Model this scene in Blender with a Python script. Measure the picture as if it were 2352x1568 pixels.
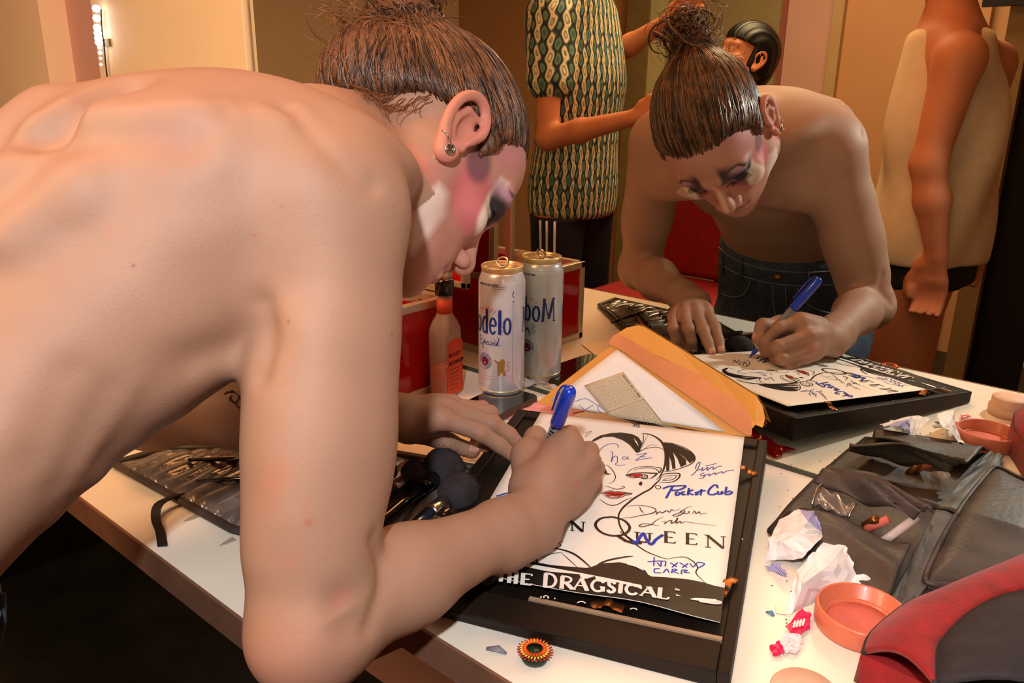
import bpy, bmesh, math, random
import numpy as np
from mathutils import Vector, Matrix
from mathutils.bvhtree import BVHTree
random.seed(7); rng=np.random.default_rng(7)
for o in list(bpy.data.objects): bpy.data.objects.remove(o)
SC=bpy.context.scene; COL=SC.collection
TZ=0.76    # height of the table top above the floor; the scene is laid out with the table top at z=0 and lifted at the end
# ---------------- camera ----------------
CAM=np.array([0.84565712,-0.86576039,0.4257])
RC=np.array([[0.75972316,0.20261897,-0.61787237],[0.65013128,-0.21879078,0.72763996],[0.01224888,-0.95450309,-0.29794935]])
FPX=1824.96; PX,PY=1176.0,778.0
cd=bpy.data.cameras.new('camera'); cam=bpy.data.objects.new('camera',cd); COL.objects.link(cam)
cd.sensor_width=36.0; cd.lens=36.0*FPX/2352; cd.shift_x=0; cd.shift_y=-6.0/2352; cd.clip_start=0.02; cd.clip_end=50
M=Matrix(((RC[0,0],-RC[0,1],-RC[0,2],CAM[0]),(RC[1,0],-RC[1,1],-RC[1,2],CAM[1]),(RC[2,0],-RC[2,1],-RC[2,2],CAM[2]+TZ),(0,0,0,1)))
cam.matrix_world=M; SC.camera=cam
# ---------------- world, lights, exposure ----------------
W=bpy.data.worlds.new('world'); SC.world=W; W.use_nodes=True
W.node_tree.nodes['Background'].inputs[0].default_value=(1.0,.55,.32,1); W.node_tree.nodes['Background'].inputs[1].default_value=0.06
def light(name,kind,loc,aim,energy,color,size=.1,spot=None,size_y=None,blend=.4):
    l=bpy.data.lights.new(name,kind); o=bpy.data.objects.new(name,l); COL.objects.link(o)
    l.energy=energy; l.color=color
    if kind=='AREA':
        l.size=size
        if size_y: l.shape='RECTANGLE'; l.size_y=size_y
    else: l.shadow_soft_size=size
    if kind=='SPOT': l.spot_size=math.radians(spot); l.spot_blend=blend
    o.location=(loc[0],loc[1],loc[2]+TZ)
    d=Vector(aim)-Vector(loc); o.rotation_euler=d.to_track_quat('-Z','Y').to_euler()
    return o
# the flash on the camera that took the picture
light('camera_flash','SPOT',CAM+np.array([.05,-.17,.29]),(.26,-.06,.0),36,(1.0,.985,.965),.02,spot=112,blend=.5)
# warm room lamps under the ceiling
light('ceiling_lamp_front','AREA',(-.15,-.75,1.55),(.0,-.5,0),10,(1.0,.40,.16),.5)
light('ceiling_lamp_back','AREA',(-.3,-2.0,1.62),(-.3,-2.0,0),46,(1.0,.66,.38),.9)
light('vanity_lamp','AREA',(.35,-.06,1.15),(.25,-.5,.1),2.2,(1.0,.36,.14),.6,size_y=.08)
SC.view_settings.view_transform='Standard'; SC.view_settings.look='None'; SC.view_settings.exposure=0.0; SC.view_settings.gamma=1.0
SC.view_settings.use_curve_mapping=False
# ---------------- picture-to-place helpers (from the camera calibration) ----------------
def ray(x,y):
    v=np.array([x-PX,y-PY,FPX]); v=RC@v; return v/np.linalg.norm(v)
def atZ(x,y,z=0.): r=ray(x,y); return CAM+r*((z-CAM[2])/r[2])
def atY(x,y,Y): r=ray(x,y); return CAM+r*((Y-CAM[1])/r[1])
BA,BB=.053,.09      # the picture board lies on a slant: z = BA + BB*y
def onB(x,y,off=0.):
    r=ray(x,y); t=(BA+off+BB*CAM[1]-CAM[2])/(r[2]-BB*r[1]); return CAM+r*t
def proj(P):
    v=(np.asarray(P)-CAM)@RC; return np.stack([FPX*v[...,0]/v[...,2]+PX,FPX*v[...,1]/v[...,2]+PY],-1)
# ---------------- object helpers ----------------
def link(o,parent=None):
    COL.objects.link(o)
    if parent is not None: o.parent=parent
    return o
def mesh(name,verts,faces,m=None,parent=None,smooth=False):
    me=bpy.data.meshes.new(name); me.from_pydata([tuple(map(float,v)) for v in verts],[],[tuple(int(i) for i in f) for f in faces]); me.update()
    if smooth: me.polygons.foreach_set('use_smooth',[True]*len(me.polygons))
    o=bpy.data.objects.new(name,me)
    if m:
        for mm in (m if isinstance(m,(list,tuple)) else [m]): me.materials.append(mm)
    return link(o,parent)
def tag(o,label=None,cat=None,group=None,kind=None):
    if label: o['label']=label
    if cat: o['category']=cat
    if group: o['group']=group
    if kind: o['kind']=kind
    return o
def empty(name,loc,label=None,cat=None,group=None,kind=None):
    o=bpy.data.objects.new(name,None); o.empty_display_size=.02; COL.objects.link(o); o.location=loc
    return tag(o,label,cat,group,kind)
def adopt(root,*kids):          # parent keeping world place (roots are unrotated)
    for k in kids:
        k.parent=root; k.matrix_parent_inverse=Matrix.Identity(4); k.location=Vector(k.location)-Vector(root.location)
def bev(o,w=.002,seg=2):
    b=o.modifiers.new('bevel','BEVEL'); b.width=w; b.segments=seg; b.limit_method='ANGLE'; return o
class MB:
    def __init__(s): s.v=[]; s.f=[]; s.mi=[]
    def add(s,v,f,mi=0):
        n=len(s.v); s.v+=[tuple(map(float,q)) for q in v]; s.f+=[tuple(i+n for i in q) for q in f]; s.mi+=[mi]*len(f); return s
    def box(s,lo,hi,T=None,mi=0):
        v=[(x,y,z) for x in (lo[0],hi[0]) for y in (lo[1],hi[1]) for z in (lo[2],hi[2])]
        if T is not None: v=[tuple(T@Vector(q)) for q in v]
        return s.add(v,[(0,1,3,2),(4,6,7,5),(0,4,5,1),(2,3,7,6),(0,2,6,4),(1,5,7,3)],mi)
    def prism(s,pts,z0,z1,mi=0,fn=None):
        n=len(pts); v=[(p[0],p[1],z0) for p in pts]+[(p[0],p[1],z1) for p in pts]
        if fn: v=[fn(q) for q in v]
        f=[tuple(range(n))[::-1],tuple(range(n,2*n))]+[(i,(i+1)%n,n+(i+1)%n,n+i) for i in range(n)]
        return s.add(v,f,mi)
    def lathe(s,prof,c=(0,0,0),n=32,T=None,mi=0):
        v=[];f=[]
        for r,z in prof:
            for i in range(n):
                a=2*math.pi*i/n; q=(c[0]+r*math.cos(a),c[1]+r*math.sin(a),c[2]+z)
                v.append(q)
        if T is not None: v=[tuple(T@Vector(q)) for q in v]
        for k in range(len(prof)-1):
            for i in range(n): j=(i+1)%n; f.append((k*n+i,k*n+j,(k+1)*n+j,(k+1)*n+i))
        if prof[0][0]>1e-6: f.append(tuple(range(n))[::-1])
        if prof[-1][0]>1e-6: f.append(tuple(range((len(prof)-1)*n,len(prof)*n)))
        return s.add(v,f,mi)
    def tube(s,pts,r,n=6,mi=0,flat=1.0):
        pts=[np.array(p,float) for p in pts]; m=len(pts); v=[];f=[]
        rs=r if hasattr(r,'__len__') else [r]*m
        up=np.array([0,0,1.]); 
        t0=pts[1]-pts[0]; t0/=np.linalg.norm(t0)+1e-12
        if abs(t0@up)>.9: up=np.array([1.,0,0])
        a=np.cross(t0,up); a/=np.linalg.norm(a)
        for i in range(m):
            t=pts[min(i+1,m-1)]-pts[max(i-1,0)]; t/=np.linalg.norm(t)+1e-12
            a=a-t*(a@t); a/=np.linalg.norm(a)+1e-12; b=np.cross(t,a)
            for k in range(n):
                g=2*math.pi*k/n; v.append(pts[i]+rs[i]*(math.cos(g)*a+flat*math.sin(g)*b))
        for i in range(m-1):
            for k in range(n): j=(k+1)%n; f.append((i*n+k,i*n+j,(i+1)*n+j,(i+1)*n+k))
        f.append(tuple(range(n))[::-1]); f.append(tuple(range((m-1)*n,m*n)))
        return s.add(v,f,mi)
    def build(s,name,m=None,parent=None,smooth=False,sub=0):
        o=mesh(name,s.v,s.f,m,parent,smooth)
        if isinstance(m,(list,tuple)): o.data.polygons.foreach_set('material_index',s.mi)
        if sub: q=o.modifiers.new('sub','SUBSURF'); q.levels=sub; q.render_levels=sub
        return o
def crom(pts,n=8,closed=False):
    P=np.array(pts,float); m=len(P); out=[]
    if m<3: return P
    for i in range(m if closed else m-1):
        p0=P[(i-1)%m] if (closed or i>0) else P[0]*2-P[1]
        p1=P[i]; p2=P[(i+1)%m]; p3=P[(i+2)%m] if (closed or i+2<m) else P[-1]*2-P[-2]
        for k in range(n):
            t=k/n; out.append(.5*((2*p1)+(-p0+p2)*t+(2*p0-5*p1+4*p2-p3)*t*t+(-p0+3*p1-3*p2+p3)*t**3))
    if not closed: out.append(P[-1])
    return np.array(out)
# ---------------- materials ----------------
def srgb(r,g,b): 
    f=lambda c:(c/255/12.92) if c/255<=.04045 else ((c/255+.055)/1.055)**2.4
    return (f(r),f(g),f(b),1)
MATS={}
def mat(name,col,rough=.5,metal=0.,nscale=40.,namt=.08,bump=0.,bscale=200.,coat=0.,trans=0.,alpha=1.,sss=0.,sheen=0.,spec=.5,ior=1.45,aniso=None,vcol=None):
    m=bpy.data.materials.new(name); m.use_nodes=True; nt=m.node_tree; N=nt.nodes; L=nt.links; b=N['Principled BSDF']
    col=srgb(*col) if max(col[:3])>1 else tuple(col[:3])+(1,)
    tc=N.new('ShaderNodeTexCoord'); mp=N.new('ShaderNodeMapping'); L.new(tc.outputs['Object'],mp.inputs[0])
    if aniso: mp.inputs['Scale'].default_value=aniso
    nz=N.new('ShaderNodeTexNoise'); nz.inputs['Scale'].default_value=nscale; nz.inputs['Detail'].default_value=5; L.new(mp.outputs[0],nz.inputs['Vector'])
    rp=N.new('ShaderNodeMapRange'); rp.inputs['From Min'].default_value=.3; rp.inputs['From Max'].default_value=.7
    rp.inputs['To Min'].default_value=1-namt; rp.inputs['To Max'].default_value=1+namt; L.new(nz.outputs['Fac'],rp.inputs['Value'])
    mx=N.new('ShaderNodeVectorMath'); mx.operation='MULTIPLY'; L.new(rp.outputs[0],mx.inputs[1])
    if vcol:
        at=N.new('ShaderNodeAttribute'); at.attribute_name=vcol; L.new(at.outputs['Color'],mx.inputs[0])
    else: mx.inputs[0].default_value=col[:3]
    L.new(mx.outputs[0],b.inputs['Base Color'])
    b.inputs['Roughness'].default_value=rough; b.inputs['Metallic'].default_value=metal; b.inputs['Specular IOR Level'].default_value=spec
    b.inputs['Coat Weight'].default_value=coat; b.inputs['Transmission Weight'].default_value=trans; b.inputs['Alpha'].default_value=alpha; b.inputs['IOR'].default_value=ior
    if sss: 
        b.inputs['Subsurface Weight'].default_value=sss; b.inputs['Subsurface Radius'].default_value=(1,.35,.2); b.inputs['Subsurface Scale'].default_value=.008
    if sheen: b.inputs['Sheen Weight'].default_value=sheen
    if bump:
        n2=N.new('ShaderNodeTexNoise'); n2.inputs['Scale'].default_value=bscale; n2.inputs['Detail'].default_value=4; L.new(mp.outputs[0],n2.inputs['Vector'])
        bp=N.new('ShaderNodeBump'); bp.inputs['Strength'].default_value=bump; bp.inputs['Distance'].default_value=.002; L.new(n2.outputs['Fac'],bp.inputs['Height']); L.new(bp.outputs[0],b.inputs['Normal'])
    MATS[name]=m; return m
def node(m,t): return m.node_tree.nodes.new(t)
WHITE_LAM=mat('white_laminate',(238,230,216),.28,nscale=9,namt=.05,bump=.02)
WOOD_EDGE=mat('brown_edge_band',(120,84,66),.5,nscale=30,namt=.15)
BLACK_PAINT=mat('black_paint',(22,15,11),.5,nscale=25,namt=.25,bump=.03,bscale=300,spec=.25)
BLACK_FRAME=mat('black_frame_paint',(30,20,13),.55,nscale=14,namt=.3,bump=.05,bscale=260,spec=.25)
PAPER=mat('white_paper',(246,240,232),.6,nscale=20,namt=.02)
SKETCH=mat('crumpled_paper',(240,236,238),.6,nscale=25,namt=.03,bump=.15,bscale=60)
MANILA=mat('manila_paper',(224,154,62),.55,nscale=12,namt=.08,bump=.15,bscale=50)
MANILA_IN=mat('manila_inner_paper',(214,134,78),.6,nscale=15,namt=.1,bump=.15,bscale=60)
NEWS=mat('newsprint',(214,196,164),.7,nscale=40,namt=.04)
INK=mat('black_ink',(14,12,12),.5,namt=.02)
INK_RED=mat('red_ink',(176,16,14),.5,namt=.03)
INK_WHITE=mat('white_print',(240,234,228),.55,namt=.02)
INK_BLUE=mat('blue_marker_ink',(24,52,176),.5,namt=.1)
INK_PEN=mat('thin_blue_ink',(70,84,170),.5,namt=.1)
INK_GREY=mat('dark_marker_ink',(44,34,44),.5,namt=.2)
PLBLUE=mat('blue_plastic',(16,60,190),.22,namt=.03,coat=.5)
PLGREY=mat('grey_pen_barrel',(120,124,134),.35,namt=.03)
BRASS=mat('worn_brass',(150,100,56),.35,metal=.9,nscale=120,namt=.3)
STEEL=mat('steel',(190,186,178),.25,metal=1.,nscale=120,namt=.08)
ALU=mat('brushed_aluminium',(206,190,166),.38,metal=.55,nscale=60,namt=.1,aniso=(1,1,12))
LEATHER=mat('worn_black_leather',(62,52,48),.52,nscale=22,namt=.5,bump=.35,bscale=160)
LEATHER_G=mat('grey_worn_vinyl',(78,76,76),.55,nscale=26,namt=.4,bump=.3,bscale=120)
VINYL=mat('dusty_clear_vinyl_slots',(104,96,92),.24,nscale=34,namt=.45,bump=.5,bscale=110,coat=.6)
STRAP=mat('black_strap',(16,14,14),.6)
BRUSHHAIR=mat('brush_hair',(46,40,44),.9,nscale=80,namt=.4,bump=.6,bscale=500)
BRUSHHAIR_B=mat('brown_brush_hair',(92,58,44),.85,nscale=80,namt=.4,bump=.6,bscale=500,sheen=.3)
GLOSSBLK=mat('glossy_black',(10,10,12),.15,namt=.02,coat=.6)
NAVYH=mat('navy_handle',(22,34,54),.25,namt=.05,coat=.4)
PINKDISH=mat('coral_plastic',(206,112,82),.35,nscale=50,namt=.06,coat=.2)
PINKPOW=mat('pressed_powder',(198,100,84),.75,nscale=60,namt=.12,bump=.2,bscale=150)
POWDER=mat('pale_pot',(222,180,156),.6,nscale=60,namt=.08)
HOTPINK=mat('hot_pink_wrapper',(224,28,88),.3,nscale=30,namt=.1,coat=.3)
PINKCLOTH=mat('pink_tissue',(232,160,160),.6,nscale=20,namt=.12,bump=.2,bscale=80)
def thinplastic(name,col,trans_w=.72,rough=.08):
    m=bpy.data.materials.new(name); m.use_nodes=True; nt=m.node_tree; N=nt.nodes; L=nt.links; b=N['Principled BSDF']
    b.inputs['Base Color'].default_value=srgb(*col); b.inputs['Roughness'].default_value=rough; b.inputs['Coat Weight'].default_value=.4
    tr=N.new('ShaderNodeBsdfTransparent'); tr.inputs[0].default_value=srgb(*col); mx=N.new('ShaderNodeMixShader')
    nz=N.new('ShaderNodeTexNoise'); nz.inputs['Scale'].default_value=60; rp=N.new('ShaderNodeMapRange'); rp.inputs['To Min'].default_value=trans_w-.08; rp.inputs['To Max'].default_value=trans_w+.08
    L.new(nz.outputs['Fac'],rp.inputs[0]); L.new(rp.outputs[0],mx.inputs[0]); L.new(b.outputs[0],mx.inputs[1]); L.new(tr.outputs[0],mx.inputs[2]); L.new(mx.outputs[0],N['Material Output'].inputs[0])
    return m
REDACR=thinplastic('red_acrylic',(200,8,8),.42,.1)
REDACR_O=mat('red_acrylic_tray',(190,10,6),.15,nscale=20,namt=.15,coat=.5)
CLEARF=thinplastic('clear_film',(250,240,240),.62,.05)
GLASS=mat('clear_glass',(250,250,250),.03,trans=1.,namt=0,ior=1.45)
WHISKEY=thinplastic('amber_liquor',(196,48,18),.12,.1)
LBL_OR=mat('orange_label',(206,70,34),.55,nscale=50,namt=.05)
CANW=mat('white_can_enamel',(208,206,212),.28,metal=.35,nscale=30,namt=.03,coat=.4)
GOLD=mat('gold_rim',(232,206,158),.3,metal=.45,namt=.08)
CANTOP=mat('can_lid_metal',(214,190,166),.3,metal=.5,nscale=60,namt=.08)
NAVYINK=mat('navy_print',(30,44,110),.3,namt=.05,coat=.3)
GOLDINK=mat('gold_print',(176,138,74),.3,metal=.5,namt=.1)
PINKINK=mat('faded_red_print',(196,110,110),.4,namt=.1)
PHGLASS=mat('phone_glass',(12,14,14),.06,namt=.02,coat=1.)
PHCASE=mat('phone_case_edge',(70,56,40),.35,namt=.1)
REDFAB=mat('red_fabric',(140,9,16),.7,nscale=60,namt=.25,bump=.3,bscale=400,sheen=.1)
DKFAB=mat('charcoal_fabric',(40,36,42),.8,nscale=60,namt=.25,bump=.3,bscale=400)
# ---------------- implicit bodies: smooth unions meshed with surface nets ----------------
def axis_grid(lo,hi,coarse,fines,fine):
    out=[lo]; 
    while out[-1]<hi:
        h=fine if any(a-coarse<=out[-1]<=b for a,b in fines) else coarse
        out.append(out[-1]+h)
    return np.array(out,dtype=np.float32)
class SDF:
    def __init__(s,xs,ys,zs): s.ax=(xs,ys,zs); s.F=np.full((len(xs),len(ys),len(zs)),.04,np.float32)
    def _sub(s,lo,hi,mg):
        sl=[]
        for a,l,h in zip(s.ax,lo,hi):
            i0=np.searchsorted(a,l-mg); i1=np.searchsorted(a,h+mg)
            if i1<=i0: return None
            sl.append(slice(int(i0),int(i1)))
        return tuple(sl)
    def op(s,fn,lo,hi,k,sub=False):
        sl=s._sub(lo,hi,.03+k)
        if sl is None: return
        X=s.ax[0][sl[0]][:,None,None]; Y=s.ax[1][sl[1]][None,:,None]; Z=s.ax[2][sl[2]][None,None,:]
        d=fn(X,Y,Z); a=s.F[sl]
        if sub: 
            d=-d; h=np.maximum(k-np.abs(a-d),0)/k; s.F[sl]=np.maximum(a,d)+h*h*k*.25
        else:
            h=np.maximum(k-np.abs(a-d),0)/k; s.F[sl]=np.minimum(a,d)-h*h*k*.25
    def cone(s,a,b,ra,rb,k=.01,sub=False,infl=0.):
        a=np.array(a,float); b=np.array(b,float); ra+=infl; rb+=infl; ab=b-a; L2=float(ab@ab)+1e-12
        def fn(X,Y,Z):
            px,py,pz=X-a[0],Y-a[1],Z-a[2]; t=np.clip((px*ab[0]+py*ab[1]+pz*ab[2])/L2,0,1)
            return np.sqrt((px-t*ab[0])**2+(py-t*ab[1])**2+(pz-t*ab[2])**2)-(ra+t*(rb-ra))
        r=max(ra,rb); s.op(fn,np.minimum(a,b)-r,np.maximum(a,b)+r,k,sub)
    def chain(s,pts,rs,k=.006,infl=0.,sub=False):
        for i in range(len(pts)-1): s.cone(pts[i],pts[i+1],rs[i],rs[i+1],k,sub,infl)
    def ell(s,c,R,rad,k=.01,sub=False,infl=0.):
        c=np.array(c,float); R=np.array(R,float); rad=np.array(rad,float)+infl   # R columns = local axes
        def fn(X,Y,Z):
            px,py,pz=X-c[0],Y-c[1],Z-c[2]
            l=[px*R[0,i]+py*R[1,i]+pz*R[2,i] for i in range(3)]
            k0=np.sqrt((l[0]/rad[0])**2+(l[1]/rad[1])**2+(l[2]/rad[2])**2); k1=np.sqrt((l[0]/rad[0]**2)**2+(l[1]/rad[1]**2)**2+(l[2]/rad[2]**2)**2)+1e-6
            return k0*(k0-1)/k1
        ext=np.sqrt(((R*rad)**2).sum(1)); s.op(fn,c-ext,c+ext,k,sub)
    def sweep(s,axis,C,hw,hd,r,k=.02,infl=0.,p=2.0,t0=None,t1=None):
        ax=np.array(axis,float); ax/=np.linalg.norm(ax); C=np.array(C,float); T=C@ax; hw=np.array(hw)+infl; hd=np.array(hd)+infl
        r=np.array(r,float); r=r-ax*(r@ax); r/=np.linalg.norm(r); f=np.cross(ax,r)
        t0=T[0] if t0 is None else t0; t1=T[-1] if t1 is None else t1
        tt=np.linspace(T[0],T[-1],60); idx=np.interp(tt,T,np.arange(len(T)))
        CC=crom(C,12); TT=CC@ax; HW=crom(np.c_[hw,hw],12)[:,0]; HD=crom(np.c_[hd,hd],12)[:,0]
        def fn(X,Y,Z):
            t=(X*ax[0]+Y*ax[1]+Z*ax[2]); sh=t.shape; tf=t.ravel()
            c=[np.interp(tf,TT,CC[:,i]).reshape(sh) for i in range(3)]; w=np.interp(tf,TT,HW).reshape(sh); d=np.interp(tf,TT,HD).reshape(sh)
            px,py,pz=X-c[0],Y-c[1],Z-c[2]; u=px*r[0]+py*r[1]+pz*r[2]; v=px*f[0]+py*f[1]+pz*f[2]
            if p!=2: k0=((np.abs(u)/w)**p+(np.abs(v)/d)**p)**(1/p); dd=(k0-1)*np.minimum(w,d)
            else:
                k0=np.sqrt((u/w)**2+(v/d)**2); k1=np.sqrt((u/w**2)**2+(v/d**2)**2)+1e-5; dd=k0*(k0-1)/k1
            e=np.maximum(t0-t,t-t1); kk=.03; h=np.maximum(kk-np.abs(dd-e),0)/kk
            return np.maximum(dd,e)+h*h*kk*.25
        m=max(hw.max(),hd.max()); s.op(fn,C.min(0)-m,C.max(0)+m,k)
    def mesh(s):
        F=s.F; S=(F<0); n=F.shape
        cnt=np.zeros((n[0]-1,n[1]-1,n[2]-1),np.uint8)
        for i in (0,1):
            for j in (0,1):
                for k in (0,1): cnt+=S[i:n[0]-1+i,j:n[1]-1+j,k:n[2]-1+k]
        act=np.flatnonzero((cnt>0)&(cnt<8)); del cnt
        ci=np.array(np.unravel_index(act,(n[0]-1,n[1]-1,n[2]-1))).T
        offs=np.array([(i,j,k) for i in (0,1) for j in (0,1) for k in (0,1)])
        val=np.stack([F[ci[:,0]+o[0],ci[:,1]+o[1],ci[:,2]+o[2]] for o in offs],1)
        A=np.zeros((len(ci),3)); N=np.zeros(len(ci))
        for e0 in range(8):
            for ax in range(3):
                if offs[e0][ax]: continue
                e1=e0+(4,2,1)[ax]; a=val[:,e0]; b=val[:,e1]; m=(a<0)!=(b<0)
                t=a/(a-b+1e-20); p=np.tile(offs[e0].astype(float),(len(ci),1)); p[:,ax]+=t; A[m]+=p[m]; N+=m
        A/=N[:,None]; P=np.empty_like(A)
        for ax in range(3):
            g=s.ax[ax]; i=ci[:,ax]; P[:,ax]=g[i]+(g[i+1]-g[i])*A[:,ax]
        st=((n[1]-1)*(n[2]-1),(n[2]-1),1); quads=[]
        for ax in range(3):
            o1,o2=[(1,2),(2,0),(0,1)][ax]
            sl0=[slice(1,n[q]-1) for q in range(3)]; sl0[ax]=slice(0,n[ax]-1); sl1=list(sl0); sl1[ax]=slice(1,n[ax])
            a=S[tuple(sl0)]; b=S[tuple(sl1)]; w=np.argwhere(a!=b)
            sg=a[w[:,0],w[:,1],w[:,2]]
            base=w.copy()
            for q in range(3):
                if q!=ax: base[:,q]+=1
            lin=base@np.array(st); 
            c=[lin-st[o1]-st[o2],lin-st[o2],lin,lin-st[o1]]
            Q=np.stack(c,1); Q[~sg]=Q[~sg][:,::-1]; quads.append(Q)
        Q=np.concatenate(quads); Q=np.searchsorted(act,Q)
        return P,Q
def np_mesh(name,P,Q,m,parent=None,cols=None,smooth=True,lap=0):
    me=bpy.data.meshes.new(name); me.vertices.add(len(P)); me.vertices.foreach_set('co',np.asarray(P,np.float32).ravel())
    me.loops.add(Q.size); me.loops.foreach_set('vertex_index',Q.ravel().astype(np.int32)); me.polygons.add(len(Q))
    me.polygons.foreach_set('loop_start',np.arange(len(Q),dtype=np.int32)*4); me.update(calc_edges=True); me.validate()
    me.polygons.foreach_set('use_smooth',[smooth]*len(me.polygons))
    if cols is not None:
        ca=me.color_attributes.new('tint','FLOAT_COLOR','POINT'); ca.data.foreach_set('color',np.c_[cols,np.ones(len(cols))].astype(np.float32).ravel())
    me.materials.append(m); o=bpy.data.objects.new(name,me); link(o,parent); return o
def relax(P,Q,it=2,lam=.5):
    n=len(P); e=np.concatenate([Q[:,[0,1]],Q[:,[1,2]],Q[:,[2,3]],Q[:,[3,0]]]); e=np.concatenate([e,e[:,::-1]])
    cnt=np.bincount(e[:,0],minlength=n)[:,None]
    for _ in range(it):
        A=np.stack([np.bincount(e[:,0],weights=P[e[:,1],i],minlength=n) for i in range(3)],1)/np.maximum(cnt,1); P=P+lam*(A-P)
    return P
# head built in its own frame: r = to the person's right, w = forward (nose), u = up (crown)
def add_head(S,R,t,k=1.,sc=1.,ears=True,lips=True,infl=0.):
    L=lambda p:R@(np.array(p,float)*sc)+t
    def e(c,rad,kk=.015,sub=False,Q=None): S.ell(L(c),R if Q is None else R@Q,np.array(rad)*sc,kk,sub)
    def c(a,b,ra,rb,kk=.008,sub=False): S.cone(L(a),L(b),ra*sc,rb*sc,kk,sub)
    e((0,-.012,.037),(.073,.096,.090),.02); e((0,.030,-.022),(.060,.060,.082),.03)
    e((0,.044,.046),(.058,.050,.054),.02)
    for sg in (1,-1):
        c((.050*sg,.012,-.058),(.014*sg,.070,-.094),.016,.014,.025)
        c((.052*sg,-.002,-.02),(.050*sg,.012,-.060),.017,.016,.025)
        e((.043*sg,.062,-.024),(.020,.020,.014),.02)
        c((.010*sg,.091,.021),(.044*sg,.077,.024),.009,.008,.014)
    e((0,.074,-.096),(.016,.015,.013),.02); e((0,.048,-.068),(.040,.038,.030),.02)
    e((0,.072,-.058),(.030,.020,.022),.015)
    for sg in (1,-1): S.ell(L((.032*sg,.094,.002)),R,np.array((.016,.012,.011))*sc,.010,True)
    for sg in (1,-1): e((.031*sg,.0755,.003),(.0155,.013,.0115),.004)
    c((0,.086,.010),(0,.104,-.028),.007,.010,.012); e((0,.107,-.036),(.0120,.0112,.0105),.008)
    for sg in (1,-1):
        e((.0135*sg,.097,-.041),(.0078,.0105,.0085),.005)
        e((.0065*sg,.101,-.048),(.0036,.006,.004),.003,True)
    if lips:
        for sg in (1,-1):
            c((0,.0925,-.0625),(.012*sg,.0905,-.0610),.0052,.0052,.004); c((.012*sg,.0905,-.0610),(.025*sg,.080,-.066),.0042,.002,.004)
            c((0,.0915,-.0725),(.012*sg,.089,-.0725),.0062,.0056,.004); c((.012*sg,.089,-.0725),(.024*sg,.079,-.0675),.0048,.002,.004)
            c((0,.0985,-.0673),(.022*sg,.0855,-.0665),.0012,.0012,.002,True)
    if ears:
        for sg in (1,-1):
            ex=lambda w,u,r=0.: (sg*(.0755+.25*max(0.,-(w))+.006+r),w,u)
            e((sg*.080,-.008,-.002),(.007,.016,.024),.006,False,np.array(Matrix.Rotation(.25*sg,3,'Z')))
            hx=[(.006,-.004),(.010,.014),(.004,.028),(-.008,.035),(-.020,.031),(-.027,.018),(-.027,.002),(-.021,-.014),(-.013,-.024),(-.006,-.033),(.001,-.031),(.004,-.022)]
            rs=[.0040,.0040,.0038,.0038,.0040,.0040,.0040,.0042,.0048,.0060,.0056,.004]; hc=crom(np.c_[hx,rs],3); pts=[L(ex(w,u,.002)) for w,u,_ in hc]; rs=list(hc[:,2])
            S.chain(pts,[r*sc for r in rs],.004)
            S.chain([L(ex(-.002,.022,0)),L(ex(-.015,.016,.002)),L(ex(-.017,.0,.002)),L(ex(-.010,-.013,.001))],[.0034*sc]*4,.003)
            e(ex(-.004,.001,.005),(.006,.009,.012),.004,True)
            c(ex(.006,-.012,-.001),ex(.002,-.016,-.001),.0045,.004,.004)
def hand_prims(S,wrist,mcps,fing,thumb,rm=.0125,k=.010,rf=(.0095,.0085,.0075,.0066)):
    for i,m in enumerate(mcps): S.cone(wrist,m,.019,rm-.0008*i,k)
    for i in range(len(mcps)-1): S.cone((np.array(mcps[i])*.7+np.array(wrist)*.3),(np.array(mcps[i+1])*.7+np.array(wrist)*.3),rm,rm,k)
    for i,(m,f) in enumerate(zip(mcps,fing)):
        sc=[1,1.02,.97,.86][i]; pts=[m]+list(f)
        S.chain(pts,[(rm-.002)*sc]+[r*sc for r in rf[:len(f)]],.0035)
        S.cone(pts[1],pts[1],.0098*sc,.0098*sc,.003)
    S.chain([wrist]+list(thumb),[.018,.0165,.0128,.0105,.0090],.008)
# ---------------- the man signing the poster ----------------
FINE=.0018; COARSE=.0045
SKINC=np.array(srgb(161,123,101)[:3])
SKIN=mat('skin',(218,160,128),.58,nscale=18,namt=.05,bump=.12,bscale=500,sss=.06,vcol='tint',spec=.45)
HAIRM=mat('brown_hair',(88,52,30),.42,nscale=160,namt=.55,bump=.5,bscale=600,spec=.6)
HAIRS=mat('hair_strands',(116,74,46),.36,nscale=60,namt=.5,spec=.7)
HAIRD=mat('dark_hair_strands',(48,30,22),.4,nscale=60,namt=.4,spec=.6)
HR=np.array([[0.932,.362,-.028],[-.162,.483,.861],[.325,-.797,.508]]); HT=np.array([.256,-.317,.360])
HR,_=np.linalg.qr(HR); HR=HR*np.sign(np.diag(HR.T@np.array([[0.932,.362,-.028],[-.162,.483,.861],[.325,-.797,.508]])))
HL=lambda p:HR@np.array(p,float)+HT
JO=dict(shR=(.370,-.509,.334),shL=(.088,-.430,.338),elR=(.440,-.598,.068),elL=(.020,-.503,.086),wrR=(.452,-.380,.058),wrL=(.224,-.340,.086),
 neck=(.246,-.425,.378))
TORSO_AX=(0,.6,.8)
TORSO_C=[(.200,-.885,.080),(.203,-.795,.158),(.209,-.700,.219),(.222,-.608,.281),(.232,-.542,.344),(.236,-.451,.380),(.244,-.395,.385)]
TORSO_W=[.160,.148,.138,.146,.156,.140,.080]; TORSO_D=[.100,.098,.100,.116,.122,.100,.070]
XH=(.978,-.207,0)
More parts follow.
